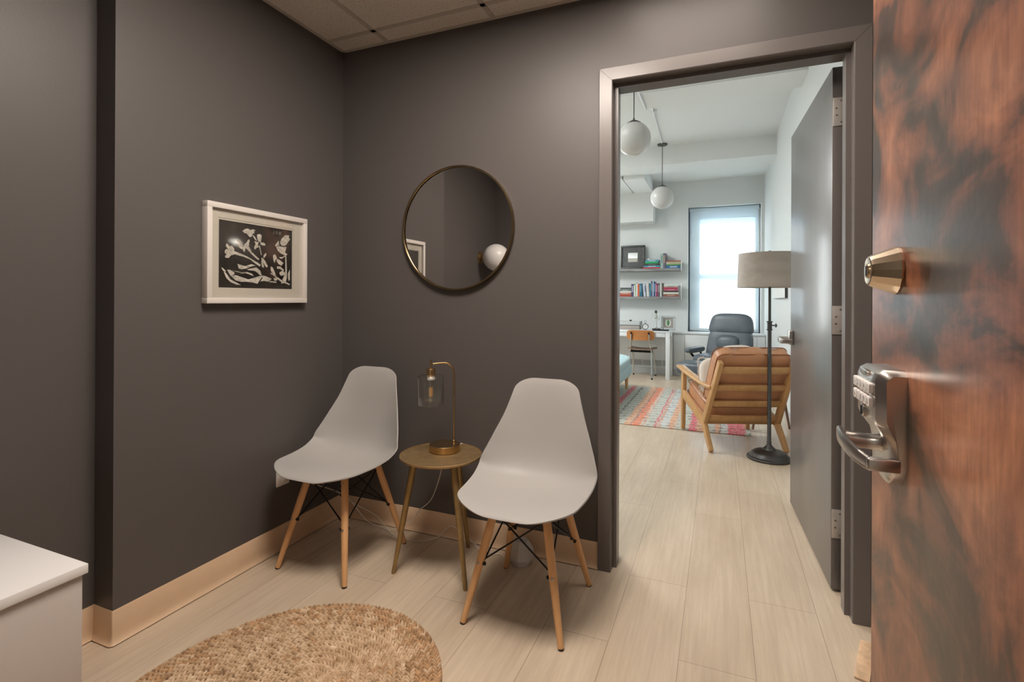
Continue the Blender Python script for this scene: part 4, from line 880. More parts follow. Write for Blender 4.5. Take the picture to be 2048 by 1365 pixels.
# white desk
DS = thing('desk', 'white parsons desk with shallow drawers beside the office window', 'desk', (0, 0, 0))
dx0, dx1, dy0, dy1, dz = -0.22, 1.212, 5.500, 5.985, 0.706
b = NB(); box(b, (dx0, dy0, dz-0.028), (dx1, dy1, dz), 0.0015); obj('desk_top', b, 'office_white', DS)
b = NB(); box(b, (dx0+0.06, dy0+0.02, dz-0.09), (dx1-0.06, dy1-0.02, dz-0.028)); box(b, (dx1-0.06, dy0+0.005, dz-0.09), (dx1, dy1, dz-0.028)); box(b, (dx0, dy0+0.005, dz-0.09), (dx0+0.06, dy1, dz-0.028)); obj('apron', b, 'office_white', DS)
for x0, x1 in ((dx0+0.064, 0.38), (0.384, 1.013), (1.017, dx1-0.064)): b = NB(); box(b, (x0, dy0+0.002, dz-0.088), (x1, dy0+0.02, dz-0.032), 0.001); obj('drawer', b, 'office_white', DS)
for x0 in (dx0, dx1-0.06):
    for y0_ in (dy0, dy1-0.06): b = NB(); box(b, (x0, y0_, 0), (x0+0.06, y0_+0.06, dz-0.028), 0.0015); obj('leg', b, 'office_white', DS)

# desk chair: plywood on chrome tube
DC = thing('desk_chair', 'school chair with orange plywood back and chrome tube legs at the white desk', 'chair', (0.800, 5.60, 0), R(-2))
def bent_ply(bm, w, h, zc, yc, curve, th, r):
    n = 16; m = 8; g = [[None]*(m+1) for _ in range(n+1)]
    for i in range(n+1):
        for j in range(m+1):
            u = i/n*2-1; v = j/m*2-1; k = 5
            s = (abs(u)**k+abs(v)**k)**(1/k) if (abs(u)+abs(v)) else 1; mx_ = max(abs(u), abs(v)) or 1
            f = mx_/s if s else 1
            g[i][j] = bm.verts.new((u*f*w/2, yc+curve*(u*f)**2, zc+v*f*h/2))
    fs = [bm.faces.new((g[i][j], g[i+1][j], g[i+1][j+1], g[i][j+1])) for i in range(n) for j in range(m)]
    bmesh.ops.recalc_face_normals(bm, faces=fs); bmesh.ops.solidify(bm, geom=fs, thickness=th)
b = NB(); bent_ply(b, 0.405, 0.150, 0.640, -0.150, 0.035, 0.012, 0.05); obj('backrest', b, 'walnut', DC, 50)
b = NB(); n_, m_ = 12, 12; g = [[None]*(m_+1) for _ in range(n_+1)]
for i in range(n_+1):
    for j in range(m_+1):
        u = i/n_*2-1; v = j/m_*2-1; k = 5; s = (abs(u)**k+abs(v)**k)**(1/k) or 1; f = (max(abs(u), abs(v)) or 1)/s
        uu, vv_ = u*f, v*f; g[i][j] = b.verts.new((uu*0.205, 0.055+vv_*0.190, 0.425+0.018*uu*uu+0.010*vv_*vv_-(0.018 if vv_ > 0.8 else 0)*(vv_-0.8)/0.2))
fs = [b.faces.new((g[i][j], g[i+1][j], g[i+1][j+1], g[i][j+1])) for i in range(n_) for j in range(m_)]
bmesh.ops.recalc_face_normals(b, faces=fs); bmesh.ops.solidify(b, geom=fs, thickness=0.012); obj('seat', b, 'walnut_dark', DC, 50)
for sx in (-1, 1):
    b = NB(); tube(b, smooth_path([(sx*0.175, -0.175, 0.012), (sx*0.160, -0.110, 0.30), (sx*0.155, -0.095, 0.40), (sx*0.140, -0.135, 0.52), (sx*0.128, -0.163, 0.665)], 5), 0.0105, 10); o = obj('leg', b, 'chrome', DC)
    b = NB(); tube(b, [(sx*0.175, -0.175, 0.0), (sx*0.175, -0.175, 0.022)], 0.0125, 10); obj('foot_cap', b, 'black_rubber', o)
    b = NB(); tube(b, smooth_path([(sx*0.165, 0.235, 0.012), (sx*0.160, 0.20, 0.20), (sx*0.150, 0.06, 0.395), (sx*0.150, -0.05, 0.402)], 5), 0.0105, 10); o = obj('leg', b, 'chrome', DC)
    b = NB(); tube(b, [(sx*0.165, 0.235, 0.0), (sx*0.165, 0.235, 0.022)], 0.0125, 10); obj('foot_cap', b, 'black_rubber', o)
b = NB(); tube(b, [(-0.158, -0.09, 0.392), (0.158, -0.09, 0.392)], 0.010, 10); tube(b, [(-0.15, 0.05, 0.392), (0.15, 0.05, 0.392)], 0.010, 10); obj('cross_bar', b, 'black_steel', DC)
for sx in (-1, 1): b = NB(); tube(b, [(sx*0.129, -0.163, 0.655), (sx*0.129, -0.163, 0.690)], 0.012, 10); obj('back_clip', b, 'black_steel', DC)

# things on the desk
def top(x, y): return (x, y, 0.7065)
t = thing('desk_tray', 'grey two-tier desk organiser tray on the left of the white desk', 'tray', top(0.53, 5.80))
b = NB(); box(b, (-0.22, -0.10, 0.0), (0.22, 0.10, 0.06), 0.003); obj('lower_box', b, 'taupe', t)
b = NB(); box(b, (-0.225, -0.105, 0.068), (0.225, 0.105, 0.125), 0.003); obj('upper_tray', b, 'pale_frame', t)
b = NB(); b.free()
for sx in (-1, 1):
    for sy in (-1, 1): b = NB(); tube(b, [(sx*0.228, sy*0.10, 0.002), (sx*0.228, sy*0.10, 0.128)], 0.0035, 6); obj('wire_post', b, 'bronze', t)
b = NB(); lathe(b, [(0.018, 0), (0.020, 0.006), (0.012, 0.02), (0, 0.021)], 12); o = obj('ornament', b, 'black_lacquer'); o.location = (0.60, 5.80, 0.8335); tag(o, 'tiny dark ornament on the top tray of the desk organiser', 'ornament')
t = thing('desk_clock', 'small round clock with a dark metal ring and top loop on the white desk', 'clock', top(0.832, 5.74))
YX = Matrix.Rotation(R(90), 4, 'X')
b = NB(); lathe(b, [(0.038, -0.012), (0.046, -0.012), (0.046, 0.012), (0.038, 0.012)], 32, (0, 0, 0.050), 0, YX, caps=False); lathe(b, [(0, -0.01), (0.04, -0.01), (0.04, -0.006), (0, -0.006)], 32, (0, 0, 0.050), 0, YX, caps=False)
tube(b, [(0.0, 0, 0.096), (0, 0, 0.108)], 0.004, 8); box(b, (-0.02, -0.012, 0), (0.02, 0.012, 0.005)); obj('case', b, 'black_lacquer', t)
b = NB(); pts = [(0.016*math.cos(a*math.pi/8), 0, 0.122+0.016*math.sin(a*math.pi/8)) for a in range(16)]; tube(b, pts, 0.0018, 6, closed=True); obj('loop', b, 'black_lacquer', t)
b = NB(); lathe(b, [(0, 0), (0.0385, 0), (0.0385, 0.002), (0, 0.002)], 32, (0, -0.004, 0.050), 0, YX, caps=False); obj('dial', b, 'paper', t)
b = NB(); beam(b, (0, -0.008, 0.050), (0.0, -0.008, 0.078), 0.0025, 0.001, (0, 1, 0), 0); beam(b, (0, -0.008, 0.050), (0.016, -0.008, 0.064), 0.003, 0.001, (0, 1, 0), 0); obj('hands', b, 'black_lacquer', t)
t = thing('desk_lamp', 'slim lamp with a clear glass cylinder shade on the white desk', 'table lamp', top(0.985, 5.78))
b = NB(); lathe(b, [(0, 0), (0.060, 0), (0.060, 0.020), (0.058, 0.022), (0, 0.022)], 28); obj('base', b, 'bronze', t, 30)
b = NB(); tube(b, smooth_path([(0.008, 0.035, 0.02), (0.008, 0.035, 0.255), (0.006, 0.030, 0.29), (0, 0.0, 0.300)], 6), 0.0045, 8); obj('stem', b, 'nickel', t)
b = NB(); lathe(b, [(0, 0.262), (0.020, 0.262), (0.020, 0.292), (0.004, 0.294), (0.004, 0.315), (0, 0.315)], 20, (0, -0.02, 0)); obj('socket', b, 'bronze', t, 30)
b = NB(); lathe(b, [(0.019, 0.263), (0.055, 0.262), (0.055, 0.145), (0.0525, 0.145), (0.0525, 0.259), (0.019, 0.261)], 32, (0, -0.02, 0), caps=False); obj('glass_shade', b, 'glass', t)
b = NB(); lathe(b, [(0.012, 0.262), (0.026, 0.21), (0.024, 0.185), (0, 0.172)], 20, (0, -0.02, 0)); obj('bulb', b, 'globe', t)
t = thing('leaf_picture', 'pale framed picture of a green fern leaf leaning on the white desk', 'picture', top(1.155, 5.86), R(4)); t.rotation_euler.x = R(-9)
b = NB(); w_, h_ = 0.105, 0.215
for a, c in (((-w_, 0), (w_, 0.03)), ((-w_, h_-0.03), (w_, h_)), ((-w_, 0.03), (-w_+0.032, h_-0.03)), ((w_-0.032, 0.03), (w_, h_-0.03))): box(b, (a[0], -0.01, a[1]), (c[0], 0.01, c[1]), 0.002)
obj('frame', b, 'pale_frame', t)
b = NB(); box(b, (-w_+0.03, 0.0, 0.028), (w_-0.03, 0.008, h_-0.028)); obj('backing', b, 'taupe', t)
b = NB(); prism(b, [(0.040*math.cos(a*math.pi/12), 0.107+0.055*math.sin(a*math.pi/12)) for a in range(24)], -0.0015, 0.0, 'y', mi=0)
for k in range(9):
    z = 0.064+0.011*k; L_ = 0.024*math.sin((k+1.2)/10*math.pi)
    for s in (-1, 1): beam(b, (0, -0.0025, z), (s*L_, -0.0025, z+0.010), 0.0085, 0.0012, (0, 1, 0), 0, 1)
tube(b, [(0, -0.002, 0.055), (0, -0.002, 0.165)], 0.0014, 6, 1); obj('fern_leaf', b, ['paper', 'fern'], t)
t = thing('pen_tray', 'black rectangular tray lying at the front edge of the white desk', 'tray', top(1.075, 5.60), R(3))
b = NB(); box(b, (-0.115, -0.05, 0), (0.115, 0.05, 0.006), 0.002)
for a, c in (((-0.115, -0.05), (0.115, -0.044)), ((-0.115, 0.044), (0.115, 0.05)), ((-0.115, -0.05), (-0.109, 0.05)), ((0.109, -0.05), (0.115, 0.05))): box(b, (a[0], a[1], 0.004), (c[0], c[1], 0.018), 0.001)
obj('tray', b, 'black_lacquer', t)
t = thing('eyeglasses', 'dark folded eyeglasses lying on the black tray', 'eyeglasses', (1.05, 5.60, 0.7135), R(8))
for s in (-1, 1):
    b = NB(); tube(b, [(s*0.034+0.026*math.cos(a*math.pi/8), -0.015, 0.022+0.018*math.sin(a*math.pi/8)) for a in range(16)], 0.003, 6, closed=True); obj('lens_rim', b, 'black_lacquer', t)
    b = NB(); tube(b, [(s*0.062, -0.013, 0.026), (s*0.060, 0.02, 0.022), (-s*0.03, 0.03, 0.010)], 0.0028, 6); obj('temple', b, 'black_lacquer', t)
b = NB(); tube(b, [(-0.009, -0.015, 0.026), (0.009, -0.015, 0.026)], 0.0026, 6); obj('bridge', b, 'black_lacquer', t)

# wall shelves
for z, lab in ((1.660, 'upper weathered grey wood shelf with a dark frame and books'), (1.215, 'lower weathered grey wood shelf crowded with upright books')):
    b = NB(); box(b, (-0.45, 6.075, z-0.040), (1.318, YW-0.001, z), 0.002); tag(obj('wall_shelf', b, 'grey_wood'), lab, 'shelf', 'weathered grey wall shelves')
def bookend(z, x, h, label):
    b = NB(); box(b, (x, 6.090, z-0.045), (x+0.004, 6.200, z+h), 0.001); tag(obj('bookend', b, 'paper'), label, 'bookend', 'white metal bookends')
bookend(1.6605, 1.320, 0.125, 'white metal bookend at the end of the upper shelf')
bookend(1.2155, 1.320, 0.215, 'white metal bookend at the end of the lower shelf')
t = thing('picture_frame', 'square dark embossed frame standing at the left of the upper shelf', 'picture frame', (0.565, 6.20, 1.661)); t.rotation_euler.x = R(-6)
b = NB(); w_ = 0.195; i_ = 0.078
for a, c in (((-w_, 0), (w_, w_-i_)), ((-w_, w_+i_), (w_, 2*w_)), ((-w_, w_-i_), (-i_, w_+i_)), ((i_, w_-i_), (w_, w_+i_))): box(b, (a[0], -0.012, a[1]), (c[0], 0.012, c[1]))
for a, c in (((-w_, 0), (w_, 0.03)), ((-w_, 2*w_-0.03), (w_, 2*w_)), ((-w_, 0.03), (-w_+0.03, 2*w_-0.03)), ((w_-0.03, 0.03), (w_, 2*w_-0.03))): box(b, (a[0], -0.026, a[1]), (c[0], -0.012, c[1]), 0.003)
obj('frame', b, 'dark_metal_frame', t)
b = NB(); box(b, (-i_, -0.004, w_-i_), (i_, 0.004, w_+i_)); obj('mirror_pane', b, 'mirror', t)

BM = {}
def bcol(c):
    if c not in BM: BM[c] = mat('book_cloth_%d' % (len(BM)+1), c, 0.6)
    return BM[c]
MT['pages'] = mat('book_pages', (0.70, 0.66, 0.58), 0.9)
def book(label, x, y, z, w, h, d, col, lean=0.0, flat=False, group=None, band=None):
    """upright: w thickness along x, h height, d depth; flat: w width along x, h thickness"""
    o = thing('book', label, 'book', (x, y, z), 0, group)
    if lean: o.rotation_euler.y = lean
    c = NB(); th = 0.0025
    if flat:
        box(c, (0, 0, 0), (w, d, th)); box(c, (0, 0, h-th), (w, d, h)); box(c, (0, 0, th), (w, th, h-th))
        p = NB(); box(p, (0.004, th, th), (w-0.004, d-0.004, h-th))
        if band: box(c, (w*0.25, -0.0006, h*0.3), (w*0.75, 0, h*0.7), mi=1)
    else:
        box(c, (0, 0, 0), (th, d, h)); box(c, (w-th, 0, 0), (w, d, h)); box(c, (th, 0, 0), (w-th, th, h))
        p = NB(); box(p, (th, th, 0.004), (w-th, d-0.004, h-0.004))
        if band: box(c, (w*0.25, -0.0006, h*0.35), (w*0.75, 0, h*0.85), mi=1)
    obj('cover', c, [bcol(col), bcol(band or (0.8, 0.8, 0.78))], o); obj('pages', p, 'pages', o)
    return o
S = 1.0/9.1*0.00777
bx = lambda c: 0.347+(c/9.1+1230-1237)*0.00777
def bz(c, z0, c0): return z0+(c0-c)/9.1*0.00777
PU, NV, BK = (0.085, 0.06, 0.14), (0.04, 0.07, 0.20), (0.05, 0.05, 0.05)
up = [(312, 358, 876, PU, (0.45, 0.42, 0.5), 'dark purple book, first of the upright row, beside the left stack'),
 (359, 381, 895, (0.72, 0.72, 0.70), None, 'thin white book beside the dark purple one'),
 (382, 403, 850, (0.40, 0.58, 0.40), (0.2, 0.35, 0.22), 'pale green book rising above its white neighbours'),
 (404, 429, 865, (0.74, 0.73, 0.70), None, 'white book touching the orange-red one'),
 (430, 455, 872, (0.75, 0.13, 0.04), None, 'orange-red book, the only orange one in the upright row'),
 (456, 472, 868, (0.22, 0.23, 0.22), None, 'thin dark grey book right of the orange-red one'),
 (473, 498, 868, (0.03, 0.16, 0.24), (0.25, 0.4, 0.45), 'left of the two dark teal books'),
 (499, 520, 868, (0.03, 0.13, 0.21), None, 'right of the two dark teal books')]
for a, c, tp, col, bd, lb in up: book(lb+', lower shelf', bx(a), 6.105, 1.2155, bx(c)-bx(a)-0.0006, bz(tp, 1.2155, 1112)-1.2155, 0.15, col, group='upright books on the lower shelf', band=bd)
for a, c, tp, col, bd, lb, ln in [(526, 545, 872, (0.70, 0.72, 0.72), None, 'white book leaning left against the dark teal pair', -4), (547, 571, 880, (0.60, 0.66, 0.74), (0.12, 0.18, 0.42), 'pale blue and white leaning book', -4.5),
      (584, 606, 868, (0.74, 0.74, 0.72), None, 'tall white leaning book in the middle of the row', -3), (607, 632, 868, (0.72, 0.66, 0.62), (0.6, 0.4, 0.38), 'pinkish white book leaning beside the tall white one', -3)]:
    book(lb+', lower shelf', bx(a+14), 6.105, 1.2155+0.0012, bx(c)-bx(a)-0.002, bz(tp, 1.2155, 1112)-1.2155, 0.15, col, R(ln), group='upright books on the lower shelf', band=bd)
for a, c, tp, col, bd, lb in [(646, 672, 862, (0.04, 0.24, 0.30), None, 'teal book left of the tall purple-topped one'), (673, 701, 820, (0.12, 0.10, 0.22), (0.35, 0.33, 0.33), 'tallest purple-grey book in the middle'),
      (703, 721, 820, (0.45, 0.62, 0.66), None, 'tall thin pale teal book'), (722, 750, 840, NV, (0.2, 0.3, 0.5), 'navy book left of the magenta one'), (751, 758, 866, (0.6, 0.6, 0.6), None, 'very thin grey pamphlet beside the magenta book'),
      (759, 796, 868, (0.30, 0.04, 0.14), (0.5, 0.25, 0.33), 'magenta book, widest of the upright row'), (798, 835, 865, (0.13, 0.12, 0.12), (0.4, 0.4, 0.4), 'dark grey book right of the magenta one'),
      (838, 864, 860, (0.70, 0.70, 0.67), None, 'white book near the right end between two dark ones'), (866, 899, 866, (0.06, 0.085, 0.07), (0.2, 0.12, 0.08), 'blackish green book, last of the upright row')]:
    book(lb+', lower shelf', bx(a), 6.105, 1.2155, bx(c)-bx(a)-0.0006, bz(tp, 1.2155, 1112)-1.2155, 0.15, col, group='upright books on the lower shelf', band=bd)
def stack(items, z, shelf, grp):
    for a, c, h, col, bd, lb in items:
        book(lb+', '+shelf, bx(a), 6.10, z, bx(c)-bx(a), h-0.0005, 0.15, col, flat=True, group=grp, band=bd); z += h
u = 0.00777/9.1
stack([(70, 310, 40*u, (0.42, 0.06, 0.035), None, 'red book at the bottom of the left stack'), (78, 312, 36*u, (0.42, 0.18, 0.12), (0.6, 0.4, 0.3), 'reddish brown book second in the left stack'),
       (84, 314, 26*u, (0.74, 0.70, 0.68), None, 'white book in the middle of the left stack'), (90, 312, 34*u, (0.16, 0.20, 0.18), (0.4, 0.45, 0.42), 'grey-green book fourth in the left stack'),
       (108, 312, 34*u, (0.10, 0.11, 0.11), None, 'dark grey book on top of the left stack')], 1.2155, 'lower shelf', 'flat stack at the left of the lower shelf')
stack([(893, 1165, 48*u, (0.28, 0.11, 0.08), (0.45, 0.28, 0.22), 'brown book at the bottom of the right stack'), (897, 1165, 33*u, (0.66, 0.68, 0.60), None, 'cream book second in the right stack'),
       (903, 1160, 29*u, (0.06, 0.05, 0.05), None, 'black book third in the right stack'), (903, 1155, 30*u, (0.46, 0.09, 0.14), (0.6, 0.3, 0.3), 'dusky pink book fourth in the right stack'),
       (900, 1150, 33*u, (0.38, 0.04, 0.09), None, 'crimson book fifth in the right stack'), (905, 1150, 28*u, (0.55, 0.45, 0.38), (0.25, 0.3, 0.25), 'patterned beige book below the top of the right stack'),
       (905, 1155, 34*u, (0.62, 0.68, 0.64), None, 'pale grey book on top of the right stack')], 1.2155, 'lower shelf', 'flat stack at the right of the lower shelf')
stack([(528, 838, 28*u, (0.52, 0.06, 0.09), None, 'red book at the bottom of the left stack'), (545, 835, 26*u, (0.03, 0.36, 0.46), (0.5, 0.7, 0.75), 'turquoise book second in the left stack'),
       (556, 835, 44*u, (0.05, 0.06, 0.06), (0.15, 0.15, 0.15), 'thick blackish book third in the left stack'), (562, 800, 30*u, (0.02, 0.42, 0.13), None, 'bright green book in the left stack'),
       (572, 822, 34*u, (0.10, 0.28, 0.42), (0.6, 0.62, 0.62), 'blue book with a white spine label on top of the left stack')], 1.6605, 'upper shelf', 'flat stack at the left of the upper shelf')
b = NB(); box(b, (bx(600), 6.14, 1.6605+162*u), (bx(650), 6.18, 1.6605+190*u), 0.004); tag(obj('trinket', b, 'paper'), 'small white trinket on top of the left book stack, upper shelf', 'trinket')
book('pale green tall book standing left of the purple-brown one, upper shelf', bx(842), 6.105, 1.6605, bx(888)-bx(842), 0.235, 0.15, (0.36, 0.50, 0.44), group='upright books on the upper shelf', band=(0.2, 0.3, 0.28))
book('tall book with purple and tan spine in the middle of the upper shelf', bx(889), 6.105, 1.6605, bx(930)-bx(889), 0.240, 0.15, (0.16, 0.15, 0.22), group='upright books on the upper shelf', band=(0.45, 0.32, 0.2))
book('thin grey-violet tall book touching the right stack, upper shelf', bx(931), 6.12, 1.6605, bx(944)-bx(931), 0.235, 0.14, (0.34, 0.33, 0.42), group='upright books on the upper shelf')
stack([(946, 1198, 52*u, (0.03, 0.14, 0.30), (0.5, 0.6, 0.7), 'thick blue book with white lettering at the bottom of the right stack'), (948, 1198, 24*u, (0.12, 0.30, 0.08), None, 'green book second in the right stack'),
       (946, 1198, 42*u, (0.50, 0.44, 0.33), (0.4, 0.42, 0.22), 'tan book third in the right stack'), (942, 1202, 22*u, (0.28, 0.09, 0.06), None, 'brown-red book on top of the right stack')], 1.6605, 'upper shelf', 'flat stack at the right of the upper shelf')

# small picture on the east wall
t = thing('small_picture', 'small dark-edged picture on the office side wall beside the lamp shade', 'picture', (XR, 4.05, 1.285))
b = NB(); box(b, (-0.026, -0.60, -0.095), (-0.0005, 0.60, 0.095), 0.0005); obj('frame', b, 'bronze', t)
b = NB(); box(b, (-0.0275, -0.598, -0.093), (-0.025, 0.598, 0.093)); obj('canvas', b, 'paper', t)

# pale blue sofa, its end seen past the door frame
SF = thing('sofa', 'pale blue upholstered sofa, only its rounded end visible past the door frame', 'sofa', (0.35, 3.70, 0))
b = NB(); sup(b, (0.03, 0, 0.265), (0.46, 1.00, 0.085), 7, 12); obj('seat_base', b, 'teal_fabric', SF)
b = NB(); sup(b, (0.035, 0.0, 0.385), (0.465, 0.99, 0.078), 4.2, 14); obj('seat_cushion', b, 'teal_fabric', SF)
b = NB(); sup(b, (-0.42, 0, 0.56), (0.12, 1.00, 0.26), 5, 12); obj('backrest', b, 'teal_fabric', SF)
for x, y in ((0.42, 0.74), (0.42, -0.80), (-0.42, 0.86), (-0.42, -0.86)): b = NB(); tube(b, [(x, y, 0.0095), (x, y, 0.19)], [0.017, 0.024], 16); obj('leg', b, 'beech', SF)

# slate leather recliner
RL = thing('recliner', 'slate leather recliner facing the doorway in front of the office window', 'armchair', (1.975, 5.10, 0), R(-22))
def bend(p): return Vector((p.x, p.y+0.10*(p.z)*1.0, p.z))
TR = Matrix.Rotation(R(-14), 4, 'X')
b = NB(); sup(b, (0, 0.08, 0.55), (0.290, 0.085, 0.25), 4.5, 14, mtx=TR, fn=lambda p: Vector((p.x*(1+0.05*(-p.z/0.25)), p.y, p.z))); bl = obj('backrest', b, 'leather_slate', RL)
b = NB(); sup(b, (0, 0.135, 0.840), (0.278, 0.080, 0.145), 4.0, 14, mtx=TR, fn=lambda p: Vector((p.x*(1-0.10*(p.z/0.145)), p.y, p.z))); obj('headrest', b, 'leather_slate', RL)
b = NB(); sup(b, (0, 0.03, 0.60), (0.150, 0.075, 0.10), 3, 10, mtx=TR); obj('lumbar_pad', b, 'leather_slate', RL)
b = NB(); sup(b, (0, -0.22, 0.385), (0.285, 0.30, 0.085), 4.5, 12); obj('seat_cushion', b, 'leather_slate', RL)
for sx in (-1, 1):
    b = NB(); sup(b, (sx*0.375, -0.14, 0.495), (0.052, 0.245, 0.038), 4, 10); ar = obj('armrest', b, 'leather_slate', RL)
    b = NB(); tube(b, smooth_path([(sx*0.375, -0.28, 0.47), (sx*0.36, -0.24, 0.42), (sx*0.33, -0.10, 0.36)], 5), 0.016, 10); tube(b, [(sx*0.375, 0.02, 0.47), (sx*0.33, -0.02, 0.36)], 0.014, 10); obj('arm_support', b, 'black_steel', RL)
b = NB(); lathe(b, [(0, 0.0), (0.27, 0.0), (0.27, 0.028), (0.20, 0.04), (0.04, 0.05), (0.035, 0.29), (0, 0.29)], 36, (0, -0.12, 0.0005)); obj('swivel_base', b, 'black_steel', RL, 30)
OT = thing('footstool', 'slate leather footstool in front of the recliner, beyond the tan armchair', 'footstool', (1.665, 4.40, 0), R(-22))
b = NB(); sup(b, (0, 0, 0.330), (0.265, 0.18, 0.085), 4, 12); obj('cushion', b, 'leather_slate', OT)
b = NB(); lathe(b, [(0, 0.0095), (0.20, 0.0095), (0.20, 0.028), (0.14, 0.036), (0.03, 0.045), (0.03, 0.26), (0, 0.26)], 32); obj('base', b, 'black_steel', OT, 30)

# tan leather armchair in an oak frame, seen from behind
AC = thing('armchair', 'tan leather armchair with a slatted oak frame, seen from behind beside the floor lamp', 'armchair', (1.968, 2.40, 0.0), R(21))
hw = 0.285
for sx in (-1, 1):
    x = sx*hw
    b = NB(); beam(b, (x, -0.345, 0.010), (x, -0.175, 0.215), 0.034, 0.036, (0, 1, 0.6), 0.006, w2=0.034, h2=0.062); beam(b, (x, -0.185, 0.185), (x-sx*0.018, -0.480, 0.712), 0.034, 0.062, (0, 1, 0.3), 0.006, w2=0.034, h2=0.048); obj('rear_post', b, 'oak', AC)
    b = NB(); beam(b, (x, 0.340, 0.0095 if sx < 0 else 0.0095), (x, 0.315, 0.535), 0.032, 0.034, (0, 1, 0), 0.005, w2=0.034, h2=0.060); obj('front_leg', b, 'oak', AC)
    b = NB(); beam(b, (x, -0.205, 0.195), (x, 0.318, 0.335), 0.030, 0.070, (0, 0, 1), 0.004, w2=0.030, h2=0.075); obj('side_rail', b, 'oak', AC)
    b = NB(); pth = smooth_path([(x, -0.350, 0.500), (x-sx*0.004, -0.20, 0.497), (x, 0.0, 0.515), (x+sx*0.008, 0.20, 0.542), (x+sx*0.006, 0.36, 0.560), (x+sx*0.002, 0.425, 0.562)], 5)
    n_ = len(pth); t = bmesh.new(); rg = []
    for i, p in enumerate(pth):
        f = i/(n_-1); wd = 0.018+0.020*math.sin(min(1, f*1.15)*math.pi*0.62); th = 0.0125
        if f > 0.93: wd *= 0.62
        rg.append([t.verts.new(p+Vector((a_*wd, 0, c_*th))) for a_, c_ in ((1, -0.5), (1, 0.5), (0.8, 1), (-0.8, 1), (-1, 0.5), (-1, -0.5), (-0.8, -1), (0.8, -1))])
    for a, c in zip(rg, rg[1:]):
        for j in range(8): t.faces.new((a[j], a[(j+1) % 8], c[(j+1) % 8], c[j]))
    t.faces.new(rg[0]); t.faces.new(list(reversed(rg[-1]))); put(b, t); obj('armrest', b, 'oak', AC, 50)
def post(z): return -0.185-(z-0.185)*0.56
for z0, z1 in ((0.208, 0.262), (0.340, 0.392), (0.477, 0.528), (0.618, 0.674)):
    b = NB(); beam(b, (-hw+0.012, post((z0+z1)/2)-0.002, (z0+z1)/2), (hw-0.012, post((z0+z1)/2)-0.002, (z0+z1)/2), 0.018, z1-z0, (0, -0.56, 1), 0.004); obj('back_slat', b, 'oak', AC)
b = NB(); box(b, (-hw+0.012, 0.290, 0.275), (hw-0.012, 0.312, 0.345), 0.004); obj('front_rail', b, 'oak', AC)
b = NB(); box(b, (-hw+0.012, -0.175, 0.180), (hw-0.012, -0.150, 0.206), 0.003); obj('rear_rail', b, 'oak', AC)
TB_ = Matrix.Rotation(R(28), 4, 'X')
def piping(bm, c, h, mtx, y):
    pts = [Vector((p[0], y, p[1])) for p in rrect(0, 0, 2*h[0]*0.985, 2*h[2]*0.985, 0.050, 6)]
    m = Matrix.Translation(c) @ mtx; tube(bm, [m @ p for p in pts], 0.0042, 6, closed=True)
bc, bh = (0.0, -0.292, 0.568), (0.282, 0.064, 0.250)
def wr(p):      # soft, slightly uneven edges of a used leather cushion
    return Vector((p.x, p.y, p.z+0.007*math.sin(p.x*26+1.0)*(1 if p.z > 0.1 else 0)+0.004*math.sin(p.x*61)*(1 if p.z > 0.1 else 0)))
b = NB(); sup(b, bc, bh, 7, 16, mtx=TB_, fn=wr); cb = obj('back_cushion', b, 'leather_tan', AC, 60)
b = NB(); piping(b, bc, bh, TB_, -0.046); piping(b, bc, bh, TB_, 0.046); obj('piping', b, 'piping_tan', cb)
SC_ = Matrix.Rotation(R(14.5), 4, 'X'); sc, sh = (0.0, 0.070, 0.345), (0.262, 0.270, 0.070)
b = NB(); sup(b, sc, sh, 6, 14, mtx=SC_); cs = obj('seat_cushion', b, 'leather_tan', AC, 60)
b = NB()
for zz in (-0.045, 0.045):
    pts = [Vector((p[0], p[1], zz)) for p in rrect(0, 0, 2*sh[0]*0.985, 2*sh[1]*0.985, 0.05, 6)]; m = Matrix.Translation(sc) @ SC_; tube(b, [m @ p for p in pts], 0.004, 6, closed=True)
obj('piping', b, 'piping_tan', cs)

def cushion(label, loc, rot, s, tassel, parent_w):
    t = thing('throw_pillow', label, 'pillow', loc); t.rotation_euler = rot
    b = NB(); sup(b, (0, 0, 0), (s, 0.060, s*0.95), 3.2, 14); c = obj('cover', b, 'cream_fabric', t)
    if tassel:
        b = NB(); rnd = random.Random(2); pr = rrect(0, 0, 2*s*0.97, 2*s*0.92, 0.03, 4); pts = []
        for i in range(len(pr)):
            a, c_ = Vector(pr[i]), Vector(pr[(i+1) % len(pr)]); n = max(1, int((c_-a).length/0.014))
            for k in range(n): pts.append(a.lerp(c_, k/n))
        for p in pts:
            d = p.normalized(); L_ = rnd.uniform(0.012, 0.020); tube(b, [(p.x, 0, p.y), (p.x+d.x*L_, rnd.uniform(-0.008, 0.008), p.y+d.y*L_-0.003)], [0.0055, 0.0035], 5)
        obj('fringe', b, 'cream_fabric', t)
am = Matrix.Rotation(R(21), 4, 'Z')
def aw(x, y, z): v = am @ Vector((x, y, z)); return (v.x+1.968, v.y+2.40, v.z)
cushion('cream fringed pillow tucked inside the left arm of the tan armchair', aw(-0.120, -0.100, 0.530), (R(-28), R(6), R(21)), 0.175, True, None)
cushion('rosy cream pillow peeping over the top of the tan back cushion', aw(-0.02, -0.190, 0.662), (R(-26), R(-3), R(18)), 0.160, False, None)

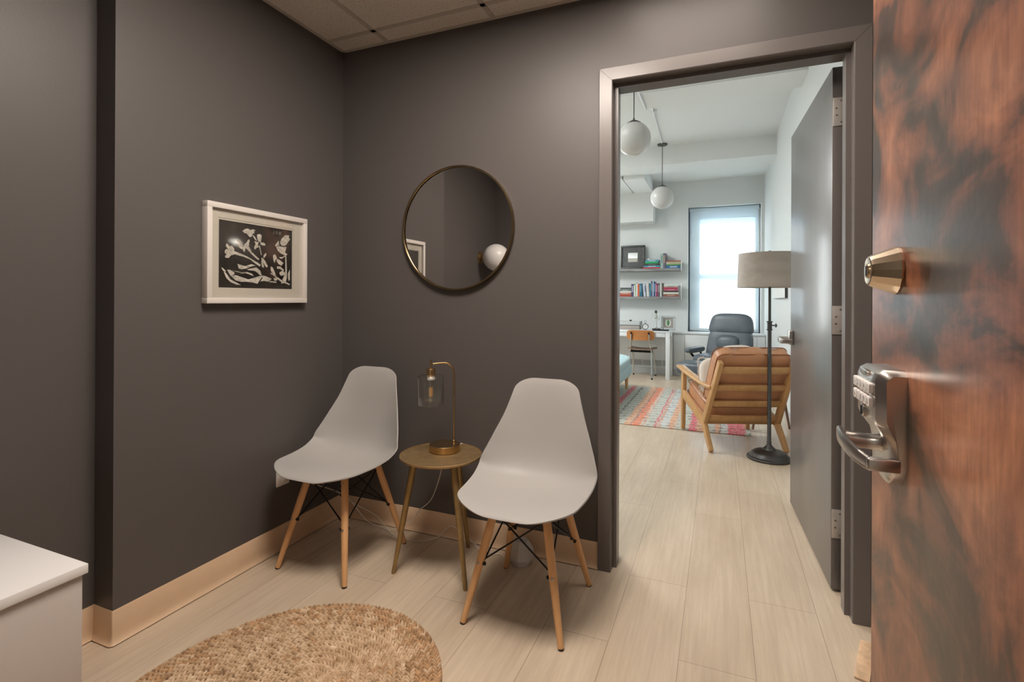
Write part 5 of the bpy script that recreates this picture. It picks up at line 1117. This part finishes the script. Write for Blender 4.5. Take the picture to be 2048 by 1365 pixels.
# small table with splayed wooden legs to the right of the armchair
t = thing('end_table', 'small wooden end table with splayed legs, mostly hidden behind the tan armchair', 'side table', (2.315, 3.02, 0))
b = NB(); lathe(b, [(0, 0.42), (0.150, 0.42), (0.155, 0.43), (0.150, 0.44), (0, 0.44)], 36); obj('table_top', b, 'walnut_dark', t, 30)
for x, y in ((0.155, 0.0), (-0.155, -0.14), (-0.02, 0.18)): b = NB(); tube(b, [(x, y, 0.0), (x*0.55, y*0.55, 0.42)], [0.010, 0.015], 12); obj('leg', b, 'walnut_dark', t)

# floor lamp
FLP = thing('floor_lamp', 'dark bronze floor lamp with a wood veneer drum shade beside the open office door', 'floor lamp', (2.222, 1.995, 0))
b = NB(); lathe(b, [(0, 0), (0.148, 0), (0.152, 0.004), (0.152, 0.012), (0.146, 0.018), (0.136, 0.021), (0.130, 0.027), (0.120, 0.044), (0.100, 0.056), (0.070, 0.064), (0.046, 0.069), (0.044, 0.075), (0.034, 0.084), (0.020, 0.098), (0.0135, 0.116), (0.0135, 0.125), (0, 0.125)], 56); obj('base', b, 'bronze', FLP, 45)
b = NB(); lathe(b, [(0.0165, 0.118), (0.0165, 0.126), (0.0135, 0.130), (0.0135, 0.955), (0.016, 0.957), (0.016, 0.968)], 20); lathe(b, [(0.0095, 0.96), (0.0095, 1.30)], 16); obj('pole', b, 'bronze', FLP, 40)
b = NB(); lathe(b, [(0.0150, 0.945), (0.0205, 0.947), (0.0205, 0.953), (0.0160, 0.956), (0.0160, 0.972), (0.0150, 0.980), (0.0160, 0.988), (0.0160, 1.004), (0.0215, 1.007), (0.0215, 1.013), (0.012, 1.015)], 24); tube(b, [(0.014, -0.004, 0.983), (0.035, -0.010, 0.983)], 0.005, 10); lathe(b, [(0, 0), (0.014, 0.002), (0.015, 0.008), (0.008, 0.014), (0, 0.015)], 16, (0.034, -0.010, 0.983), 0, Matrix.Rotation(R(90), 4, 'Y')); obj('height_collar', b, 'bronze', FLP, 40)
b = NB(); lathe(b, [(0.2185, 1.262), (0.2200, 1.262), (0.2110, 1.512), (0.2095, 1.512)], 72, caps=False)
t_ = [(0.2185, 1.262), (0.2095, 1.512)]
lathe(b, t_, 72, caps=False); shd = obj('lamp_shade', b, 'linen_shade', FLP, 60)
b = NB(); zt = 1.505
for k in range(3):
    a = k*2*math.pi/3+0.3; tube(b, [(0.008*math.cos(a), 0.008*math.sin(a), zt), (0.209*math.cos(a), 0.209*math.sin(a), zt)], 0.002, 6)
tube(b, [(0, 0, 1.29), (0, 0, zt+0.012)], 0.006, 8); obj('shade_spider', b, 'bronze', FLP)
b = NB(); lathe(b, [(0, 1.512), (0.010, 1.514), (0.013, 1.524), (0.010, 1.532), (0, 1.535)], 16); obj('finial', b, 'bronze', FLP)
b = NB(); bmesh.ops.create_uvsphere(b, u_segments=16, v_segments=10, radius=0.03); bmesh.ops.translate(b, vec=(0.035, 0, 1.37), verts=b.verts); tube(b, [(0.012, 0, 1.30), (0.033, 0, 1.345)], 0.012, 10); obj('bulb', b, 'globe', FLP)
